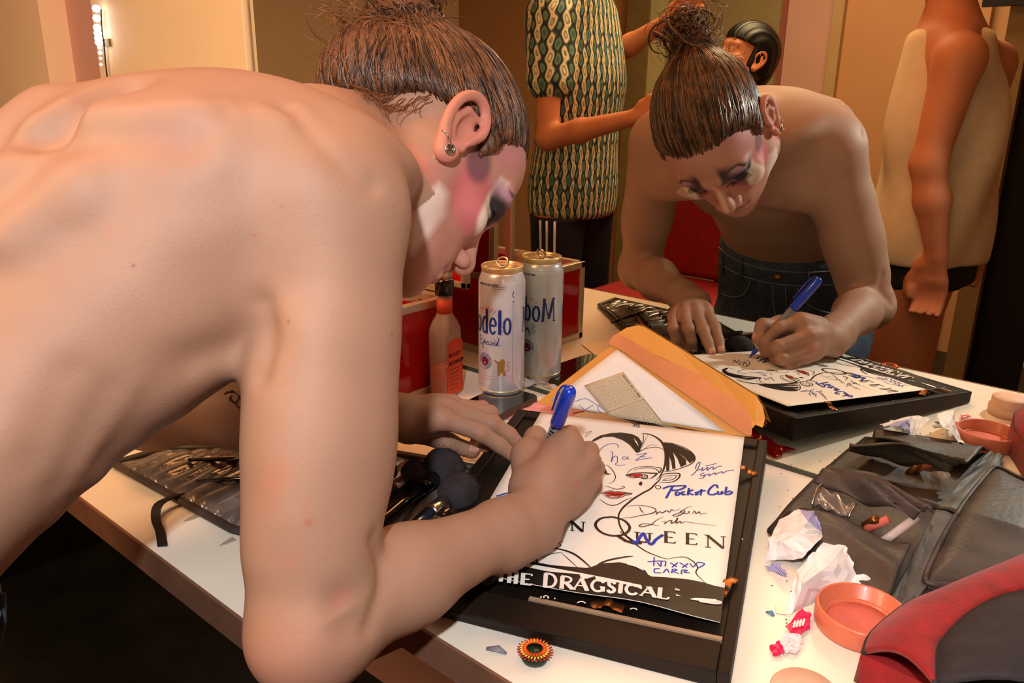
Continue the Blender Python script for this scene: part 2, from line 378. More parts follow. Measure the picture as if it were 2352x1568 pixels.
def main_body(S):
    a=lambda *v:np.array(v)
    S.sweep(TORSO_AX,TORSO_C,TORSO_W,TORSO_D,(1,-.12,0),.03)
    # shoulders, trapezius, chest, shoulder blades
    N0=a(*JO['neck'])
    for sh,sg in ((a(*JO['shR']),1),(a(*JO['shL']),-1)):
        S.ell(sh+a(-.012*sg,-.002,.004),np.eye(3),(.053,.053,.056),.04)
        S.cone(N0+a(.02*sg,-.03,-.006),sh+a(-.03*sg,.0,.022),.038,.032,.03)
        S.cone(N0+a(.05*sg,-.07,-.012),sh+a(-.05*sg,-.05,.014),.042,.038,.035)
        S.cone(sh+a(-.035*sg,.02,-.06),sh+a(-.12*sg,.045,-.055),.040,.030,.04)      # chest
        S.cone(sh+a(-.05*sg,-.075,.045),sh+a(-.085*sg,-.155,.0),.024,.020,.035)      # shoulder blade
        S.cone(sh+a(-.025*sg,-.03,-.04),sh+a(-.055*sg,-.12,-.09),.036,.03,.04)      # lat / armpit fold
        S.cone(N0+a(.02*sg,.05,-.045),sh+a(-.04*sg,.035,.0),.010,.010,.02)          # collar bone
    # spine groove and ribs
    S.chain([(.212,-.80,.315),(.222,-.70,.39),(.232,-.64,.445)],[.010,.010,.008],.03,sub=True)
    for sg in (1,-1):       # muscle ridges beside the spine, shoulder-blade edge
        S.chain([(.229+.034*sg,-.715,.345),(.234+.036*sg,-.63,.408)],[.010,.012],.03)
    S.chain([(.285,-.545,.415),(.315,-.585,.398),(.312,-.655,.362),(.298,-.70,.335)],[.009,.010,.010,.007],.025)
    S.chain([(.265,-.60,.425),(.272,-.66,.40)],[.010,.008],.03,sub=True)
    for i in range(4):      # ribs showing on the flank
        q=a(.345-.003*i,-.640-.030*i,.235-.018*i); S.cone(q+a(-.010,-.026,.026),q+a(-.030,.022,-.024),.0020,.0020,.022)
    # neck
    S.cone(a(.246,-.418,.374),HL((0,-.034,-.035)),.054,.052,.025); S.cone(a(.246,-.40,.355),HL((0,.0,-.05)),.045,.040,.03)
    S.cone(a(.285,-.40,.365),HL((.052,-.012,-.03)),.013,.012,.02)
    add_head(S,HR,HT)
    # arms
    for s,e,w,sg in ((JO['shR'],JO['elR'],JO['wrR'],1),(JO['shL'],JO['elL'],JO['wrL'],-1)):
        s,e,w=map(lambda q:a(*q),(s,e,w)); m=.45*s+.55*e
        S.cone(s,m,.051,.045,.03); S.cone(m,e,.045,.037,.02)
        S.cone(.75*s+.25*e+a(.0,.014,0),.35*s+.65*e+a(0,.014,0),.036,.034,.02)      # biceps
        S.cone(.7*s+.3*e+a(.0,-.014,0),.25*s+.75*e+a(0,-.012,0),.034,.030,.02)      # triceps
        S.cone(e,e+(e-.9*e-.1*s)*.0,.037,.037,.02)
        S.ell(e+a(0,-.010,-.004),np.eye(3),(.024,.022,.022),.03)                    # point of the elbow
        if sg>0: S.cone(.68*s+.32*e+a(-.003,-.004,0),.18*s+.82*e+a(-.004,-.004,0),.039,.038,.03)
        q=.62*e+.38*w+(a(0,0,.006) if sg>0 else 0); rq=.0355 if sg>0 else .0375; S.cone(e,q,.037,rq,.02); S.cone(q,.15*e+.85*w+(a(0,0,.004) if sg>0 else 0),rq,.0255,.02)
        d=(w-e)/np.linalg.norm(w-e); n=np.cross(d,a(1.*sg,0,1.) if sg>0 else a(0,0,1)); n/=np.linalg.norm(n)
        S.cone(.15*e+.85*w,w+d*.015,.026,.0215,.015)
        for q2 in (-1,1): S.cone(w-d*.03+n*.012*q2,w+d*.01+n*.012*q2,.0175,.018,.012)
    # right hand: closed round the marker
    wr=a(.453,-.376,.058)
    mc=[(.431,-.290,.099),(.448,-.281,.083),(.451,-.281,.063),(.446,-.291,.046)]
    fg=[[(.411,-.262,.0925),(.395,-.259,.068),(.3835,-.2685,.056)],
        [(.421,-.240,.070),(.400,-.258,.054),(.390,-.272,.047)],
        [(.429,-.239,.053),(.412,-.262,.042),(.407,-.280,.042)],
        [(.436,-.252,.041),(.421,-.270,.037),(.414,-.284,.037)]]
    th=[(.425,-.345,.070),(.393,-.308,.083),(.3805,-.278,.086),(.3785,-.2665,.068)]
    hand_prims(S,wr,mc,fg,th); S.cone((.400,-.312,.080),(.428,-.298,.090),.013,.013,.016); S.cone((.440,-.335,.080),(.431,-.296,.094),.021,.0155,.014); S.cone((.432,-.33,.066),(.438,-.30,.062),.024,.022,.012)
    # left hand: spread on the board
    wl=a(.226,-.338,.084)
    ml=[(.272,-.303,.083),(.262,-.284,.086),(.250,-.268,.083),(.238,-.256,.076)]
    fl=[[(.302,-.276,.067),(.3175,-.262,.052),(.327,-.252,.0395)],
        [(.295,-.250,.068),(.310,-.238,.055),(.3215,-.231,.0415)],
        [(.277,-.234,.070),(.283,-.238,.050),(.283,-.246,.034)],
        [(.256,-.224,.068),(.259,-.231,.048),(.2595,-.240,.030)]]
    tl=[(.226,-.318,.070),(.225,-.299,.054),(.248,-.274,.038),(.267,-.253,.026)]
    hand_prims(S,wl,ml,fl,tl); S.cone((.236,-.318,.070),(.25,-.285,.072),.020,.018,.012)
    # forearm tendons and knuckles
    for m in mc: S.cone(.55*wr+.45*np.array(m)+a(.010,-.004,.006),np.array(m)+a(.0065,-.003,.004),.0035,.0045,.008)
    for m in ml: S.cone(.5*wl+.5*np.array(m)+a(-.002,.0,.011),np.array(m)+a(0,.0,.008),.0030,.0040,.008)
    return mc,fg,th,ml,fl,tl
S=SDF(axis_grid(-.07,.52,COARSE,[(.19,.49)],FINE),axis_grid(-1.02,-.07,COARSE,[(-.40,-.13)],FINE),axis_grid(-.20,.50,COARSE,[(.02,.11),(.22,.47)],FINE))
MC,FG,TH,ML,FL,TL=main_body(S); P,Q=S.mesh(); P=relax(P,Q,2,.5)
_b=BVHTree.FromPolygons([tuple(q) for q in P],[tuple(q) for q in Q])
def hit(x,y):
    h=_b.ray_cast(Vector(CAM),Vector(ray(x,y))); return None if h[0] is None else (np.array(h[0]),np.array(h[1]))
def sculpt(P,px,rad,depth):
    hs=[hit(x,y) for x,y in crom(px,4)]; hs=[h for h in hs if h is not None]
    if len(hs)<2: return P
    pts=np.array([h[0] for h in hs]); nn=np.mean([h[1] for h in hs],0); nn/=np.linalg.norm(nn)
    lo=pts.min(0)-3*rad; hi=pts.max(0)+3*rad; m=np.all((P>lo)&(P<hi),axis=1); q=P[m]
    d=np.min(np.stack([np.linalg.norm(q-p_,axis=1) for p_ in crom(pts,3)]),0); P=P.copy(); P[m]=q+nn*(depth*np.exp(-(d/rad)**2))[:,None]; return P
for px,rad,dep in (([(60,285),(150,272),(260,262),(400,258),(560,258),(650,280)],.014,.0045),      # ridge over the shoulder blade
  ([(90,325),(200,305),(330,300),(420,318)],.018,-.0075),([(520,262),(560,256)],.008,-.003),
  ([(660,255),(710,300),(770,360),(850,420)],.010,-.004),([(690,245),(760,330),(830,395)],.007,.002),
  ([(470,300),(600,310),(700,360)],.03,.004),([(300,420),(420,440),(520,430)],.025,-.003),
  ([(430,830),(520,795),(585,775),(600,775)],.016,-.009),([(600,700),(602,800),(596,860)],.010,-.005),
  ([(250,900),(190,1000),(140,1100)],.012,-.002),([(340,900),(290,980),(240,1040)],.012,-.0012),([(160,860),(110,960),(80,1050)],.012,-.002),([(300,890),(240,990),(190,1070)],.010,.0015),
  ([(640,960),(640,1060),(660,1180)],.020,.0025),([(780,1380),(800,1440)],.012,-.003),([(860,1240),(880,1340),(850,1440)],.008,-.0035)):
    P=sculpt(P,px,rad,dep)
def seg_d(p,a,b):
    a=np.array(a,float);b=np.array(b,float); ab=b-a; t=np.clip(((p-a)@ab)/(ab@ab+1e-12),0,1); return np.linalg.norm(p-(a+t[:,None]*ab),axis=1)
def path_d(p,pts): return np.min([seg_d(p,pts[i],pts[i+1]) for i in range(len(pts)-1)],0)
def inpoly(p,poly):
    x,y=p[:,0],p[:,1]; c=np.zeros(len(p),bool); n=len(poly)
    for i in range(n):
        x1,y1=poly[i];x2,y2=poly[(i+1)%n]; m=((y1>y)!=(y2>y))&(x<(x2-x1)*(y-y1)/((y2-y1) if y2!=y1 else 1e-9)+x1); c^=m
    return c
def polymask(p,poly,soft):
    d=path_d(p,list(poly)+[poly[0]]); s=np.where(inpoly(p,poly),d,-d); return np.clip(.5+s/soft,0,1)
def smooth01(x): x=np.clip(x,0,1); return x*x*(3-2*x)
def paint(c,m,col,w=1.): 
    c[:]=c*(1-(m*w)[:,None])+np.array(srgb(*col)[:3])*(m*w)[:,None]
def makeup(P,R,t):
    c=np.tile(SKINC,(len(P),1)); l=(P-t)@R; la=l.copy(); la[:,0]=np.abs(la[:,0])
    near=(np.linalg.norm(l-np.array((0,.02,-.01)),axis=1)<.135)&(l[:,2]>-.125)&(l[:,1]>-.06)&~((l[:,2]<-.06)&(l[:,1]<.02)); lat=smooth01((la[:,0]-.012)/.008)
    px=proj(la@HR.T+HT)                       # both cheeks wear the same paint
    face=smooth01((l[:,1]+.02)/.03)*smooth01((l[:,2]+.12)/.02)*near
    paint(c,face*.75,(190,130,114))
    fc=near*smooth01((l[:,1]-.0)/.02)
    def bl(cx,cy,rx,ry,s=.6): return smooth01((1.25-np.sqrt(((px[:,0]-cx)/rx)**2+((px[:,1]-cy)/ry)**2))/s)*near
    pm=lambda poly,s:polymask(px,poly,s)*near
    paint(c,bl(930,400,60,70)*(l[:,1]>-.05),(196,120,100),.5)
    paint(c,pm([(900,330),(1000,390),(1010,430),(930,560),(900,500)],60),(190,116,108),.5)
    paint(c,bl(1085,455,52,90),(196,96,104),.75)
    paint(c,pm([(1008,420),(1030,445),(1021,495),(985,540),(962,566),(948,585),(938,560),(948,500),(975,450)],20)*np.where(l[:,0]>0,1,.4),(232,208,198),.9)
    paint(c,pm([(1118,470),(1150,440),(1178,452),(1186,480),(1170,520),(1150,545),(1110,548),(1100,530)],26)*lat,(38,28,34),.95)
    paint(c,pm([(1150,405),(1170,420),(1165,442),(1138,470),(1118,520),(1103,550),(1090,556),(1098,500),(1120,450)],10)*smooth01((la[:,0]-.036)/.010),(240,220,202),.85)
    paint(c,bl(1100,372,30,52),(96,62,74),.8); paint(c,bl(1180,350,50,50)*fc,(176,112,120),.6)
    ru=la[:,[0,2]]; fr=near*smooth01((l[:,1]-.045)/.012)
    def el(cx,cy,rx,ry,s=.5): return smooth01((1.2-np.sqrt(((ru[:,0]-cx)/rx)**2+((ru[:,1]-cy)/ry)**2))/s)*fr
    paint(c,el(.036,.018,.024,.019),(172,128,142),.95)
    paint(c,bl(1150,492,30,34,.9)*lat,(44,32,38),.9); paint(c,el(.039,.010,.017,.011,.7),(40,30,36),.95); paint(c,el(.046,.004,.008,.007,.7),(30,22,28),.9)
    paint(c,smooth01((.0022-path_d(ru,[(.014,-.002),(.024,-.0055),(.036,-.005),(.048,.002)]))/.001)*fr,(14,10,12),1.)
    paint(c,smooth01((.0019-path_d(ru,[(.012,.020),(.020,.030),(.032,.038),(.044,.036),(.053,.026)]))/.0009)*fr,(64,44,42),.95)
    paint(c,smooth01((.006-path_d(np.c_[l[:,0],l[:,2]],[(0,.02),(0,-.03)]))/.004)*fr,(236,196,176),.5)
    lipm=smooth01((.0055-path_d(ru,[(0,-.0665),(.014,-.066),(.024,-.0665)]))/.002)*near*(l[:,1]>.07)
    paint(c,lipm,(150,92,96),.7)
    ear=smooth01((la[:,0]-.079)/.003)*near*(np.abs(l[:,2])<.045)*(l[:,1]>-.05)*(l[:,1]<.02); paint(c,ear,(216,124,106),.45)
    return c,l,near
cols,hl,hnear=makeup(P,HR,HT)
def spot(c,P,q,r,col,w): paint(c,smooth01((r-np.linalg.norm(P-np.array(q),axis=1))/(r*.8)),col,w)
for q in list(MC)+list(ML): spot(cols,P,q,.022,(184,112,92),.45)
for f in FG+FL:
    for j,q in enumerate(f): spot(cols,P,q,.014 if j==0 else .011,(188,112,94),.5 if j!=1 else .25)
for q in (TH[-1],TH[-2],TL[-1],TL[-2]): spot(cols,P,q,.016,(186,112,94),.45)
spot(cols,P,(.446,-.62,.06),.06,(176,110,90),.4); spot(cols,P,(.012,-.52,.08),.06,(176,110,90),.3)
for q,r in (((.436,-.60,.11),.02),((.425,-.60,.21),.0035),((.405,-.53,.30),.003),((.455,-.572,.14),.006)): spot(cols,P,q,r,(170,84,70),.6)
for x,y,r,c_,w_ in ((380,315,.035,(150,100,96),.22),(350,312,.0022,(150,60,60),.8),(257,325,.002,(150,60,60),.7),(660,737,.0026,(110,50,40),.8),(530,470,.0018,(130,60,50),.8),(650,475,.0018,(130,60,50),.8),(505,555,.0016,(130,60,50),.8),(305,610,.0016,(130,60,50),.7),(900,770,.002,(120,60,50),.7),(250,528,.006,(176,110,92),.3),(375,390,.008,(176,110,92),.3),
  (645,1090,.016,(180,104,86),.28),(612,1130,.020,(180,104,86),.2),(785,1372,.012,(184,96,88),.3),(708,1195,.004,(170,70,60),.7),(700,1160,.004,(190,90,70),.5),(672,1290,.010,(180,104,86),.25),(670,1345,.0015,(110,50,40),.8),(1325,1110,.004,(190,80,80),.6),(1180,880,.01,(190,100,80),.4),(640,60,.1,(205,120,90),0)):
    h=hit(x,y)
    if h is not None: spot(cols,P,h[0],r,c_,w_)
for i in range(26):      # freckles on the back and arm
    j=rng.integers(len(P)); spot(cols,P,P[j],.0022,(160,90,66),.7 if P[j][1]<-.42 else 0)
# swirl tattoo on the left forearm
man=empty('person',(.23,-.75,0),'shirtless person with a hair bun and painted face, bent over the table signing the poster','person')
body=np_mesh('body',P,Q,SKIN,man,cols); adopt(man,body)
bm_bvh=BVHTree.FromPolygons([tuple(p) for p in P],[tuple(q) for q in Q])
def onskin(p,off=.0006,d=None):
    if d is not None:
        h=bm_bvh.ray_cast(Vector(p),Vector(d)); 
        if h[0] is not None: return np.array(h[0]+h[1]*off)
    h=bm_bvh.find_nearest(Vector(p)); return np.array(h[0]+h[1]*off)
def pix_skin(x,y,off=.0005):
    r=ray(x,y); h=bm_bvh.ray_cast(Vector(CAM),Vector(r)); 
    return None if h[0] is None else np.array(h[0]+h[1]*off)
# --- hair, swept back into a messy bun
EC=np.array((0,-.013,.041)); ER=np.array((.0790,.1030,.0965))
def hairline(r,w): return .020+.43*w+.020*np.exp(-((np.abs(r+.004)-.050)/.018)**2)*(w>.03)-.006*np.exp(-((r+.012)/.02)**2)*(w>.03)+.002*np.sin(r*260)*(w>.02)-.014*smooth01((-w-.04)/.05)
HS=SDF(*[np.arange(HT[i]-.17,HT[i]+.17,.0019,dtype=np.float32) for i in range(3)])
HS.ell(HL(EC),HR,ER,.01)
def cutfn(X,Y,Z):
    px,py,pz=X-HT[0],Y-HT[1],Z-HT[2]
    l=[px*HR[0,i]+py*HR[1,i]+pz*HR[2,i] for i in range(3)]
    ang=np.arctan2(l[2]-.085,l[0]); 
    return l[2]-hairline(l[0],l[1])-.0035*np.sin(60*l[0]+40*l[1])
HS.op(cutfn,HL((0,0,0))-.2,HL((0,0,0))+.2,.026,True)
for sg in (1,-1):
    HS.chain([HL((.070*sg,.010,.050)),HL((.0715*sg,.024,.028)),HL((.0715*sg,.024,.008))],[.009,.0055,.002],.014)
HS.ell(HL((0,-.108,.088)),HR,(.034,.030,.030),.02)
HS.ell(HL((0,-.088,.012)),HR,(.052,.046,.046),.03)
HP,HQ=HS.mesh(); HP=relax(HP,HQ,2)
BUN=np.array((0,-.112,.094))
l=(HP-HT)@HR; dv=l-EC; bd=(BUN-EC)/np.linalg.norm(BUN-EC)
e1=np.array((1.,0,0)); e2=np.cross(bd,e1)
ang=np.arctan2(dv@e2,dv@e1); dist=np.linalg.norm(np.cross(dv/np.linalg.norm(dv,axis=1)[:,None],bd),axis=1)
nrm=dv/np.linalg.norm(dv,axis=1)[:,None]
gro=(np.sin(ang*58+3*np.sin(ang*7))*.5+np.sin(ang*131+2*np.sin(dist*9))*.35+np.sin(ang*23)*.3)*.0011*smooth01(dist*2.5)
HP=HP+(nrm*gro[:,None])@HR.T
hair=np_mesh('hair',HP,HQ,HAIRM,man); adopt(man,hair)
h_bvh=BVHTree.FromPolygons([tuple(p) for p in HP],[tuple(q) for q in HQ])
def snap(p,off): 
    h=h_bvh.find_nearest(Vector(p)); return np.array(h[0]+h[1]*off)
def strands(n,seed,r0,mat_,nm,off):
    g=np.random.default_rng(seed); mb=MB()
    for i in range(n):
        side=g.choice([-1,1]); 
        # a start on the hairline or on the scalp
        th=g.uniform(-1.0,1.0)*math.pi; w=.085*math.cos(th)*1.05-.015; r=.076*math.sin(th)
        u=hairline(r,w)+(abs(g.normal(0,.012)) if i%3 else g.normal(0,.003))+.001
        st=EC+(np.array((r,w,u))-EC); st=EC+(st-EC)/np.linalg.norm((st-EC)/ER)
        pts=[]; k=11; wob=g.normal(0,.004,3)
        for j in range(k):
            t=j/(k-1); q=st*(1-t)+BUN*t; q=q+wob*math.sin(t*math.pi); q=EC+(q-EC)/np.linalg.norm((q-EC)/ER)*(1.0)
            pts.append(snap(HL(q),off+.0012*g.random()))
        rr=[r0*(.35+.65*math.sin(min(1,(j+.6)/4)*math.pi/2)) for j in range(k)]
        mb.tube(crom(pts,2),np.interp(np.linspace(0,k-1,2*k-1),range(k),rr),3)
    o=mb.build(nm,mat_,None,True); return o
h1=strands(900,3,.00075,HAIRS,'hair_strands',.0006); h2=strands(450,5,.0008,HAIRD,'hair_strands',.0008)
mb=MB(); g=np.random.default_rng(11)
for i in range(46):     # loops of the bun
    c=BUN+np.array((g.normal(0,.014),-.012+g.normal(0,.010),.014+g.normal(0,.010))); R1=g.uniform(.013,.030)
    q=np.linalg.qr(g.normal(size=(3,3)))[0]; a0=g.uniform(0,6.28); sp=g.uniform(3.5,6.0)
    pts=[HL(c+q@np.array((R1*math.cos(a0+sp*t),R1*math.sin(a0+sp*t)*g.uniform(.95,1.0),.02*(t-.5)))) for t in np.linspace(0,1,18)]
    rr=g.uniform(.0012,.0034); mb.tube(pts,[rr*math.sin(.25+2.6*t) for t in np.linspace(0,1,18)],5)
for i in range(90):
    c=BUN+np.array((g.normal(0,.018),-.016+g.normal(0,.012),.018+g.normal(0,.012))); R1=g.uniform(.012,.040)
    q=np.linalg.qr(g.normal(size=(3,3)))[0]; a0=g.uniform(0,6.28); sp=g.uniform(2.5,6.0)
    mb.tube([HL(c+q@np.array((R1*math.cos(a0+sp*t),R1*math.sin(a0+sp*t),.02*(t-.5)))) for t in np.linspace(0,1,16)],.0005,3)
bun=mb.build('hair_bun',HAIRM,None,True)
mb=MB(); g=np.random.default_rng(12)
for i in range(110):    # loose nape curls and fly-away strands
    sd=g.choice([-1,1]) if i%4 else 1
    w=g.uniform(-.095,-.035); r=sd*g.uniform(.02,.066); u=hairline(r,w)-g.uniform(-.01,.012)
    p0=EC+(np.array((r,w,u))-EC); p0=EC+(p0-EC)/np.linalg.norm((p0-EC)/(ER*.97)); R1=g.uniform(.003,.008); pts=[]
    dr=np.array((.12*sd,-.2,-1.))*g.uniform(.015,.042); ph=g.uniform(0,6.28); tn=g.uniform(4,11)
    for t in np.linspace(0,1,16):
        q=p0+dr*t+np.array((0,math.cos(ph+tn*t),math.sin(ph+tn*t)))*R1*t+np.array((sd*.004*t,0,0))
        pts.append(onskin(HL(q),.0012+.004*t))
    mb.tube(pts,[.00045*(1-.6*t) for t in np.linspace(0,1,16)],3)
for i in range(60):     # wisps that stand off the back of the neck
    p0=BUN+np.array((g.normal(0,.03),.0,-.03+g.normal(0,.02))); p0=EC+(p0-EC)/np.linalg.norm((p0-EC)/ER)
    dr=np.array((g.normal(0,.01),-g.uniform(.02,.06),-g.uniform(.01,.06))); bend=g.normal(0,.012,3)
    mb.tube([HL(p0+dr*t+bend*math.sin(3*t)) for t in np.linspace(0,1,9)],[.0004]*9,3)
nape=mb.build('nape_curls',HAIRS,None,True)
mb=MB()
for k,(rr,o1) in enumerate(((.0035,.0),(.003,.006))):
    q0=BUN+np.array((0,.004,-.004))-bd*(-.004-o1)
    mb.tube([HL(q0+.0215*(e1*math.cos(a)+e2*math.sin(a))) for a in np.linspace(0,6.283,28)],rr,8)
band=mb.build('hair_tie',mat('hair_tie_elastic',(206,170,150),.5),None,True)
adopt(man,h1,h2,bun,nape,band)
# --- ear studs and hoop
def ring(c,n,R1,r,k=24):
    n=np.array(n,float); n/=np.linalg.norm(n); a=np.cross(n,(0.3,.5,.8)); a/=np.linalg.norm(a); b=np.cross(n,a)
    return [np.array(c)+R1*(a*math.cos(t)+b*math.sin(t)) for t in np.linspace(0,2*math.pi,k)]
for sg in (1,-1):
    lob=HL((sg*.0905,-.003,-.031)); nn=HR@np.array((sg,.1,-.1))
    mb=MB(); mb.tube([lob-nn*.001,lob+nn*.0015,lob+nn*.003],[.0045,.0048,.003],14); mb.tube(ring(lob+nn*.003,nn,.0044,.0008),.0009,6)
    adopt(man,mb.build('ear_stud',STEEL,None,True))
    lob2=HL((sg*.0895,-.013,-.026)); mb=MB(); mb.tube(ring(lob2,HR@np.array((0,.3,1)),.0055,.0007),.0009,6)
    adopt(man,mb.build('ear_hoop',STEEL,None,True))
# --- lashes
for sg in (1,-1):
    mb=MB()
    for i in range(16):
        t=i/15; p=np.array((sg*(.020+.026*t),.0885-.010*t,-.002+.004*t)); d=np.array((sg*(.1+.6*t),.7,-.35))*(.006+.004*t)
        mb.tube([HL(p),HL(p+d*.6+np.array((0,0,-.0012))),HL(p+d)],[.0006,.0005,.0002],3)
    adopt(man,mb.build('eyelashes',GLOSSBLK,None,True))
# --- nails
NAIL=mat('fingernail',(206,150,130),.3,namt=.03,coat=.3)
def nail(tip,prev,up,w=.0052,ln=.0085,r=.0082):
    tip=np.array(tip);prev=np.array(prev); d=(tip-prev)/np.linalg.norm(tip-prev); up=np.array(up,float); up-=d*(up@d); up/=np.linalg.norm(up); s=np.cross(d,up)
    v=[];f=[]
    for i in range(7):
        for j in range(7):
            a=(j/6-.5)*2; b=i/6; ww=w*(1-.28*b**3)*(.8 if i==0 else 1); q=tip+d*(-ln*.55+ln*b)+s*ww*a
            h=onskin(q+up*.02,.00035,-up); 
            q2=q+up*(((h-q)@up) if abs((h-q)@up)<.02 else r*.8); v.append(q2)
    for i in range(6):
        for j in range(6): f.append((i*7+j,i*7+j+1,(i+1)*7+j+1,(i+1)*7+j))
    o=mesh('fingernail',v,f,NAIL,None,True); sd=o.modifiers.new('solid','SOLIDIFY'); sd.thickness=.0004; adopt(man,o)
for (f,m) in zip(FG,MC): nail(f[-1],f[-2],np.array(f[0])-np.array(m)*1+np.array((0.02,.06,.04)))
for (f,m) in zip(FL,ML): nail(f[-1],f[-2],np.array((.5,.7,.5)))
nail(TL[-1],TL[-2],(.25,-.45,.85),.0068,.0115); nail(TH[-1],TH[-2],(-.7,.5,.2),.0064,.011)
# tattoo: thin dark swirl on the left forearm
mb=MB(); TAT=mat('tattoo_ink',(52,34,34),.5)
for cv in ([(515,905),(535,898),(548,912),(540,925),(528,918),(532,908)],[(520,900),(545,905),(560,935),(566,960)],[(530,915),(548,935),(560,950)]):
    pts=[pix_skin(x,y) for x,y in crom(cv,5)]; pts=[q for q in pts if q is not None and seg_d(q[None],JO['elL'],JO['wrL'])[0]<.055]
    if len(pts)>3: mb.tube(pts,.0007,4)
if mb.v: adopt(man,mb.build('forearm_tattoo',TAT,None,True))
# --- jeans
DENIM=mat('dark_denim',(52,66,84),.8,nscale=70,namt=.35,bump=.4,bscale=900)
JS=SDF(np.arange(-.02,.50,.0045,dtype=np.float32),np.arange(-1.08,-.6,.0045,dtype=np.float32),np.arange(-.74,.24,.0045,dtype=np.float32))
hp=[(.200,-.885,-.08),(.200,-.860,.02),(.203,-.806,.145)]
JS.sweep((0,.5,.86),hp,[.172,.168,.155],[.118,.114,.104],(1,-.12,0),.02)
for sg in (1,-1):
    hx=(.205+.085*sg,-.85,-.10); kx=(.205+.10*sg,-.80,-.40); ax_=(.205+.11*sg,-.88,-.72)
    JS.cone(hx,kx,.092,.066,.03); JS.cone(kx,ax_,.064,.052,.03)
JS.ell((.205,-.91,-.06),np.eye(3),(.14,.08,.09),.05)
jp,jq=JS.mesh(); jp=relax(jp,jq,2); 
wr_=.0022*np.sin(90*jp[:,2]+14*np.sin(30*jp[:,0]))*smooth01((.02-jp[:,2])/.1); jp=jp+np.c_[np.zeros(len(jp)),wr_,np.zeros(len(jp))]
jeans=np_mesh('jeans',jp,jq,DENIM,man); adopt(man,jeans)
j_bvh=BVHTree.FromPolygons([tuple(p) for p in jp],[tuple(q) for q in jq])
def onj(x,z,off=.0012):
    h=j_bvh.ray_cast(Vector((x,-.3,z)),Vector((0,-1,0))); 
    return None if h[0] is None else np.array(h[0]+h[1]*off)
STITCH=mat('denim_stitching',(112,116,116),.8)
def jtube(nm,pts,r,m_): 
    q=[onj(*p) for p in crom(pts,6)]; q=[p for p in q if p is not None]
    if len(q)>2: mb=MB(); mb.tube(q,r,5); adopt(man,mb.build(nm,m_,None,True))
jtube('jeans_waistband',[(.06,.066),(.13,.052),(.205,.046),(.28,.050),(.35,.062)],.0014,STITCH)
jtube('jeans_waistband',[(.06,.098),(.13,.082),(.205,.076),(.28,.080),(.35,.092)],.0014,STITCH)
jtube('jeans_fly',[(.206,.042),(.206,.0),(.210,-.04),(.198,-.07)],.0016,STITCH); jtube('jeans_fly',[(.232,.042),(.232,-.0),(.228,-.04),(.208,-.07)],.0012,STITCH)
for sg in (1,-1):
    jtube('jeans_pocket',[(.205+.05*sg,.042),(.205+.065*sg,.01),(.205+.10*sg,-.008),(.205+.135*sg,-.01)],.0016,STITCH)
    for x in (.205+.07*sg,.205+.125*sg):
        q=[onj(x,z,.003) for z in (.044,.055,.07,.09)]; q=[p for p in q if p is not None]
        if len(q)>1: mb=MB(); mb.tube(q,.0035,6); adopt(man,mb.build('belt_loop',DENIM,None,True))
q=onj(.218,.062); 
if q is not None: mb=MB(); mb.tube([q,q+np.array((0,.004,0))],[.008,.007],14); adopt(man,mb.build('jeans_button',BRASS,None,True))
for sg in (1,-1):
    s0=np.array((.205+.11*sg,-.88,-.76)); SH=SDF(*[np.arange(s0[i]-.16,s0[i]+.26,.006,dtype=np.float32) for i in range(3)])
    SH.cone(s0+np.array((0,-.03,.045)),s0+np.array((.015*sg,.16,.035)),.044,.034,.03); SH.cone(s0+np.array((0,-.02,.05)),s0+np.array((0,0,.08)),.044,.044,.02)
    sp,sq=SH.mesh(); sp[:,2]=np.maximum(sp[:,2],-.76); adopt(man,np_mesh('shoe',sp,sq,mat('black_shoe',(24,22,24),.5),None))
# ---------------- table, mirror and what lies on the table ----------------
MX0=-.520
TOPPLY=[(-1.30,0),(-1.30,-.590),(.385,-.578),(.405,-.487),(1.75,-.487),(1.75,0)]
tb=empty('makeup_table',(0.2,-.3,-.76),'long white laminate makeup table with a brown front edge, below the mirror','table')
mb=MB(); mb.prism(TOPPLY,-.022,0); top=mb.build('tabletop',WHITE_LAM)
mb=MB()
for a,b in ((TOPPLY[1],TOPPLY[2]),(TOPPLY[2],TOPPLY[3]),(TOPPLY[3],TOPPLY[4])):
    a=np.array(a);b=np.array(b);d=(b-a)/np.linalg.norm(b-a);n=np.array((d[1],-d[0]))
    mb.prism([tuple(a-d*.001),tuple(b+d*.001),tuple(b+d*.001+n*.003),tuple(a-d*.001+n*.003)],-.030,.0006)
edge=mb.build('edge_band',WOOD_EDGE); kids=[top,edge]
for x in (-1.25,1.70):
    mb=MB(); mb.box((x-.02,-.46,-.76),(x+.02,-.02,-.022)); kids.append(mb.build('leg',BLACK_PAINT))
adopt(tb,*kids)
# mirror on the wall
MIR=bpy.data.materials.new('mirror_glass'); MIR.use_nodes=True; b=MIR.node_tree.nodes['Principled BSDF']
b.inputs['Metallic'].default_value=1; b.inputs['Roughness'].default_value=0
tc=node(MIR,'ShaderNodeTexCoord'); nz=node(MIR,'ShaderNodeTexNoise'); nz.inputs['Scale'].default_value=3
rp=node(MIR,'ShaderNodeMix'); rp.data_type='RGBA'; rp.inputs[6].default_value=(.77,.79,.69,1); rp.inputs[7].default_value=(.80,.82,.72,1)
MIR.node_tree.links.new(tc.outputs['Object'],nz.inputs[0]); MIR.node_tree.links.new(nz.outputs[0],rp.inputs[0]); MIR.node_tree.links.new(rp.outputs[2],b.inputs['Base Color'])
mr=empty('wall_mirror',(.6,.01,0),'large frameless wall mirror standing on the back edge of the table','mirror')
mb=MB(); mb.box((MX0,.0,.0045),(1.75,.006,1.25)); g=mb.build('glass',MIR)
